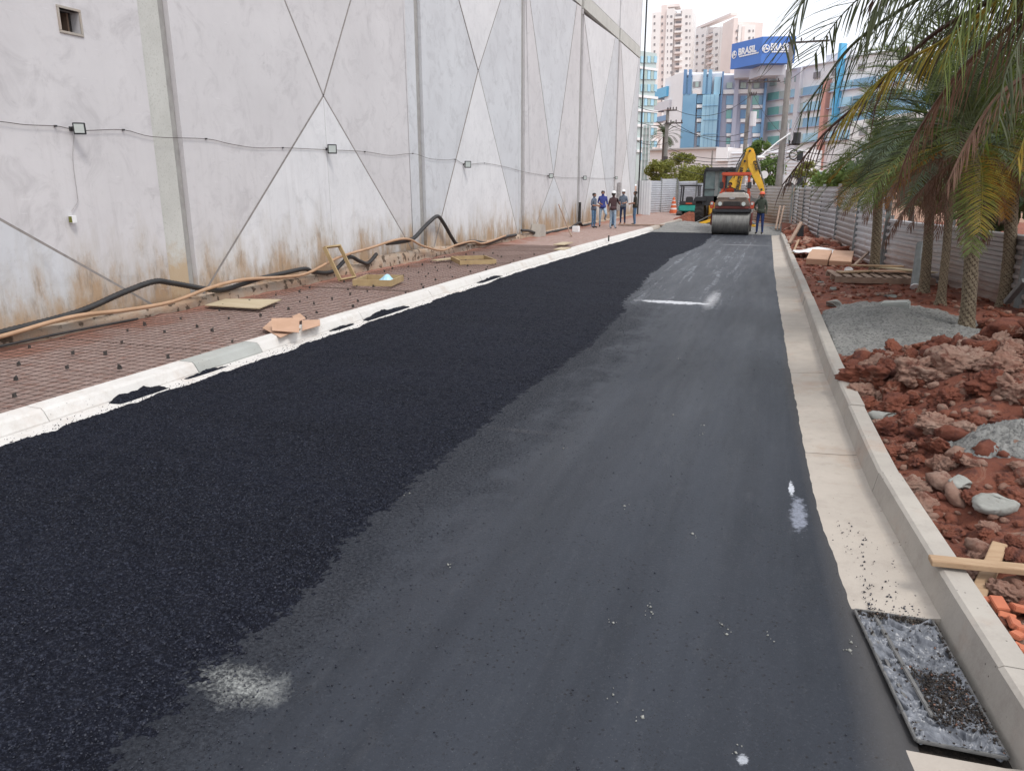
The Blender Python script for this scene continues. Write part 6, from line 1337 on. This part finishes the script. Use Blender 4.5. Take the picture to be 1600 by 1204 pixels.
# ------------------------------------------------------------------ people
def person(loc, rz, label, shirt, trousers, boots='boot', hat=None, hair=True, pose=None, H=1.74, sleeves='short'):
    e = empty('person', loc, label, 'person', rz=rz); p = dict(arms='down'); p.update(pose or {})
    J = {'pel': (0, 0, .96), 'spi': (0, 0, 1.15), 'che': (0, .0, 1.36), 'nec': (0, .0, 1.50), 'chin': (0, -.02, 1.58), 'hed': (0, -.02, 1.66), 'top': (0, -.01, 1.72),
         'shL': (.17, 0, 1.43), 'shR': (-.17, 0, 1.43), 'hpL': (.09, 0, .90), 'hpR': (-.09, 0, .90), 'knL': (.11, -.02, .50), 'knR': (-.11, -.02, .50), 'anL': (.12, .02, .09), 'anR': (-.12, .02, .09), 'toL': (.13, -.15, .04), 'toR': (-.13, -.15, .04)}
    A = {'down': ((.23, .02, 1.15), (.24, -.06, .90)), 'front': ((.23, .02, 1.16), (.10, -.24, 1.12)), 'hip': ((.33, .06, 1.20), (.20, -.04, 1.02)), 'out': ((.24, -.14, 1.22), (.20, -.40, 1.16)), 'wheel': ((.24, -.12, 1.2), (.14, -.38, 1.2))}
    aL = A[p.get('L', p['arms'])]; aR = A[p.get('R', p['arms'])]
    J['elL'], J['wrL'] = aL; J['elR'] = (-aR[0][0], *aR[0][1:]); J['wrR'] = (-aR[1][0], *aR[1][1:])
    for s_ in 'LR':
        a, b = Vector(J['el'+s_]), Vector(J['wr'+s_]); J['ha'+s_] = tuple(b+(b-a).normalized()*.07)
    for k, v in (p.get('J') or {}).items(): J[k] = v
    rad = {'pel': (.15, .11), 'spi': (.135, .10), 'che': (.165, .115), 'nec': (.055, .055), 'chin': (.065, .075), 'hed': (.078, .095), 'top': (.06, .07), 'sh': (.065, .065), 'hp': (.09, .09), 'kn': (.062, .062), 'an': (.043, .043), 'to': (.042, .03), 'el': (.045, .045), 'wr': (.03, .03), 'ha': (.036, .022)}
    E = [('pel', 'spi', 'S'), ('spi', 'che', 'S'), ('che', 'nec', 'S'), ('nec', 'chin', 'K'), ('chin', 'hed', 'K'), ('hed', 'top', 'K')]
    for s_ in 'LR': E += [('che', 'sh'+s_, 'S'), ('sh'+s_, 'el'+s_, 'S'), ('el'+s_, 'wr'+s_, 'S' if sleeves == 'long' else 'K'), ('wr'+s_, 'ha'+s_, 'K'), ('pel', 'hp'+s_, 'T'), ('hp'+s_, 'kn'+s_, 'T'), ('kn'+s_, 'an'+s_, 'T'), ('an'+s_, 'to'+s_, 'B')]
    names = list(J); idx = {k: i for i, k in enumerate(names)}
    me = bpy.data.meshes.new('body'); me.from_pydata([J[k] for k in names], [(idx[a], idx[b]) for a, b, _ in E], [])
    o = bpy.data.objects.new('body', me); COL.objects.link(o); sk = o.modifiers.new('s', 'SKIN'); ss = o.modifiers.new('u', 'SUBSURF'); ss.levels = 2; ss.render_levels = 2
    if not me.skin_vertices:
        o2_ = None
    bpy.context.view_layer.objects.active = o
    lay = me.skin_vertices[0] if me.skin_vertices else None
    if lay is None:
        bm = bmesh.new(); bm.from_mesh(me); bm.verts.layers.skin.verify(); bm.to_mesh(me); bm.free(); lay = me.skin_vertices[0]
    for k, i in idx.items(): lay.data[i].radius = rad[k if k in rad else k[:-1]]; lay.data[i].use_root = (k == 'pel')
    bpy.context.view_layer.update(); dg = bpy.context.evaluated_depsgraph_get(); m2 = bpy.data.meshes.new_from_object(o.evaluated_get(dg)); bpy.data.objects.remove(o)
    V = [v.co.copy() for v in m2.vertices]; Fc = [tuple(f.vertices) for f in m2.polygons]; mi = []
    mat = {'S': 0, 'T': 1, 'K': 2, 'B': 3}; segs = [(Vector(J[a]), Vector(J[b]), mat[k]) for a, b, k in E]
    for f in Fc:
        c = sum((V[i] for i in f), Vector())/len(f); best = (9, 0)
        for a, b, k in segs:
            d = b-a; t = max(0, min(1, (c-a).dot(d)/d.length_squared)); dist = (c-(a+d*t)).length/(.11 if k == 0 else .09 if k == 1 else .06)
            if dist < best[0]: best = (dist, k)
        mi.append(best[1])
    mb = MB(); mb.v.append(np.array([list(v) for v in V])); mb.f = Fc; mb.m = mi; mb.n = len(V)
    for s_ in 'LR':   # fingers and thumb
        w, h = Vector(J['wr'+s_]), Vector(J['ha'+s_]); d = (h-w).normalized(); sd = d.cross(Vector((1, 0, .01))).normalized(); cu = sd.cross(d)
        for k, L in enumerate((.062, .072, .068, .052)):
            b = h+sd*(-.027+.018*k)-d*.012; m1 = b+d*L*.5; mb.tube([b, m1, m1+(d+cu*.5).normalized()*L*.5], [.010, .009, .006], 5, 2)
        b = w+d*.035-sd*.03; mb.tube([b, b+(d-sd*.8).normalized()*.03, b+(d*1.2-sd*.5).normalized()*.055], [.012, .010, .007], 5, 2)
    hd = Vector(J['hed']); f_ = Vector((0, -1, 0))
    mb.ball(hd+Vector((0, -.092, -.01)), .016, 6, 2, (.8, 1, 1.3))
    for sx in (-1, 1): mb.ball(hd+Vector((sx*.078, .0, -.005)), .022, 6, 2, (.4, .8, 1.2)); mb.ball(hd+Vector((sx*.03, -.082, .012)), .009, 5, 3)
    mb.box(tuple(hd+Vector((-.022, -.093, -.05))), tuple(hd+Vector((.022, -.082, -.043))), 3)
    b = mb.build('body', [M[shirt], M[trousers], M['skin'], M[boots]], e, smooth=True, local=True, fixn=False)
    # clothing pieces: collar and hem as their own mesh
    hm = MB(); pv = Vector(J['pel']); hm.tube([pv+Vector((0, 0, -.05)), pv+Vector((0, 0, .04)), pv+Vector((0, 0, .12))], [1, .98, .94], 14); V_ = hm.v[0]; V_[:, 0] = pv.x+(V_[:, 0]-pv.x)*.172; V_[:, 1] = pv.y+(V_[:, 1]-pv.y)*.135
    hm.build('shirt_hem', M[shirt], e, smooth=True, local=True)
    if hat:
        hm = MB(); n = 14; V_ = []
        prof = [(.118, 0), (.115, .03), (.10, .075), (.065, .11), (.0, .125)]
        for r_, z_ in prof:
            for k in range(n): a = k/n*6.283; V_.append(hd+Vector((r_*math.cos(a), r_*math.sin(a)*1.12+.005, .045+z_)))
        hm.add(V_, [(i*n+k, i*n+(k+1) % n, (i+1)*n+(k+1) % n, (i+1)*n+k) for i in range(4) for k in range(n)]); hm.prism([(-.10, -.10), (-.06, -.175), (.06, -.175), (.10, -.10)], 'z', .0, .012)
        hm.v[1] += np.array([hd.x, hd.y, hd.z+.045]); hm.build('helmet', M[hat], e, smooth=False, local=True)
    hm = MB(); n = 12; V_ = []
    for r_, z_ in ((.088, -.045), (.093, .01), (.088, .05), (.06, .082), (0, .095)):
        for k in range(n): a = k/n*6.283; yy = math.sin(a)*1.1; V_.append(hd+Vector((r_*math.cos(a), r_*yy+.018+(.02 if yy < 0 and z_ < .03 else 0), z_)))
    hm.add(V_, [(i*n+k, i*n+(k+1) % n, (i+1)*n+(k+1) % n, (i+1)*n+k) for i in range(4) for k in range(n)]); hm.build('hair', M['hair'], e, smooth=True, local=True)
    s = H/1.76; e.scale = (s, s, s); return e
def pp3(px, py, z=.1): p = onz(px, py, z); return (p.x, p.y, z)
cross = {'J': {}}
person(pp3(927, 356.5), R(75), 'man in grey blue t-shirt and blue jeans standing sideways, leftmost of the group', 'greyblue', 'jeans', pose={'L': 'front', 'R': 'front'}, H=1.70)
q = onz(937, 355, .1); person((q.x+.05, q.y+.3, .1), R(20), 'man in royal blue shirt and pale jeans leaning on the wall with one knee bent', 'royal', 'paleJeans', pose={'L': 'down', 'R': 'front', 'J': {'knL': (.14, -.38, .62), 'anL': (.13, -.02, .42), 'toL': (.13, -.14, .34)}}, H=1.80)
person(pp3(957, 357.5), R(170), 'man in dark maroon shirt, pale jeans and white helmet with his back turned', 'maroon', 'paleJeans', hat='whitehat', pose={'R': 'out', 'L': 'down'}, H=1.74)
q = onz(951, 355, .1); person((q.x, q.y+1.0, .1), R(-60), 'man in brown jacket half hidden behind the maroon shirted helmet wearer', 'brown', 'jeans', pose={'arms': 'down'}, H=1.74, sleeves='long')
person(pp3(972.5, 351), R(-8), 'man in slate shirt, dark jeans and white helmet facing the road', 'slate', 'darkJeans', boots='tanboot', hat='whitehat', pose={'arms': 'front'}, H=1.78)
person(pp3(991, 352), R(-70), 'man in dark t-shirt and blue jeans at the right end of the group', 'darkgreen', 'jeans', pose={'L': 'front', 'R': 'front'}, H=1.76)
person((onz(1186, 366, .03).x, onz(1186, 366, .03).y, .03), R(-15), 'worker in olive jacket, navy trousers and orange helmet standing right of the roller', 'olive', 'navy', hat='orangehat', pose={'L': 'down', 'R': 'hip'}, H=1.80, sleeves='long')
person((rl.location.x-.26, rl.location.y+1.72, .58), R(0), 'roller operator in orange shirt sitting at the wheel under the red canopy', 'orangeshirt', 'navy', sleeves='long', pose={'L': 'wheel', 'R': 'wheel', 'J': {'knL': (.12, -.42, .92), 'knR': (-.12, -.42, .92), 'anL': (.12, -.44, .70), 'anR': (-.12, -.44, .70), 'toL': (.12, -.56, .67), 'toR': (-.12, -.56, .67)}}, H=1.72)
bpy.context.view_layer.update()
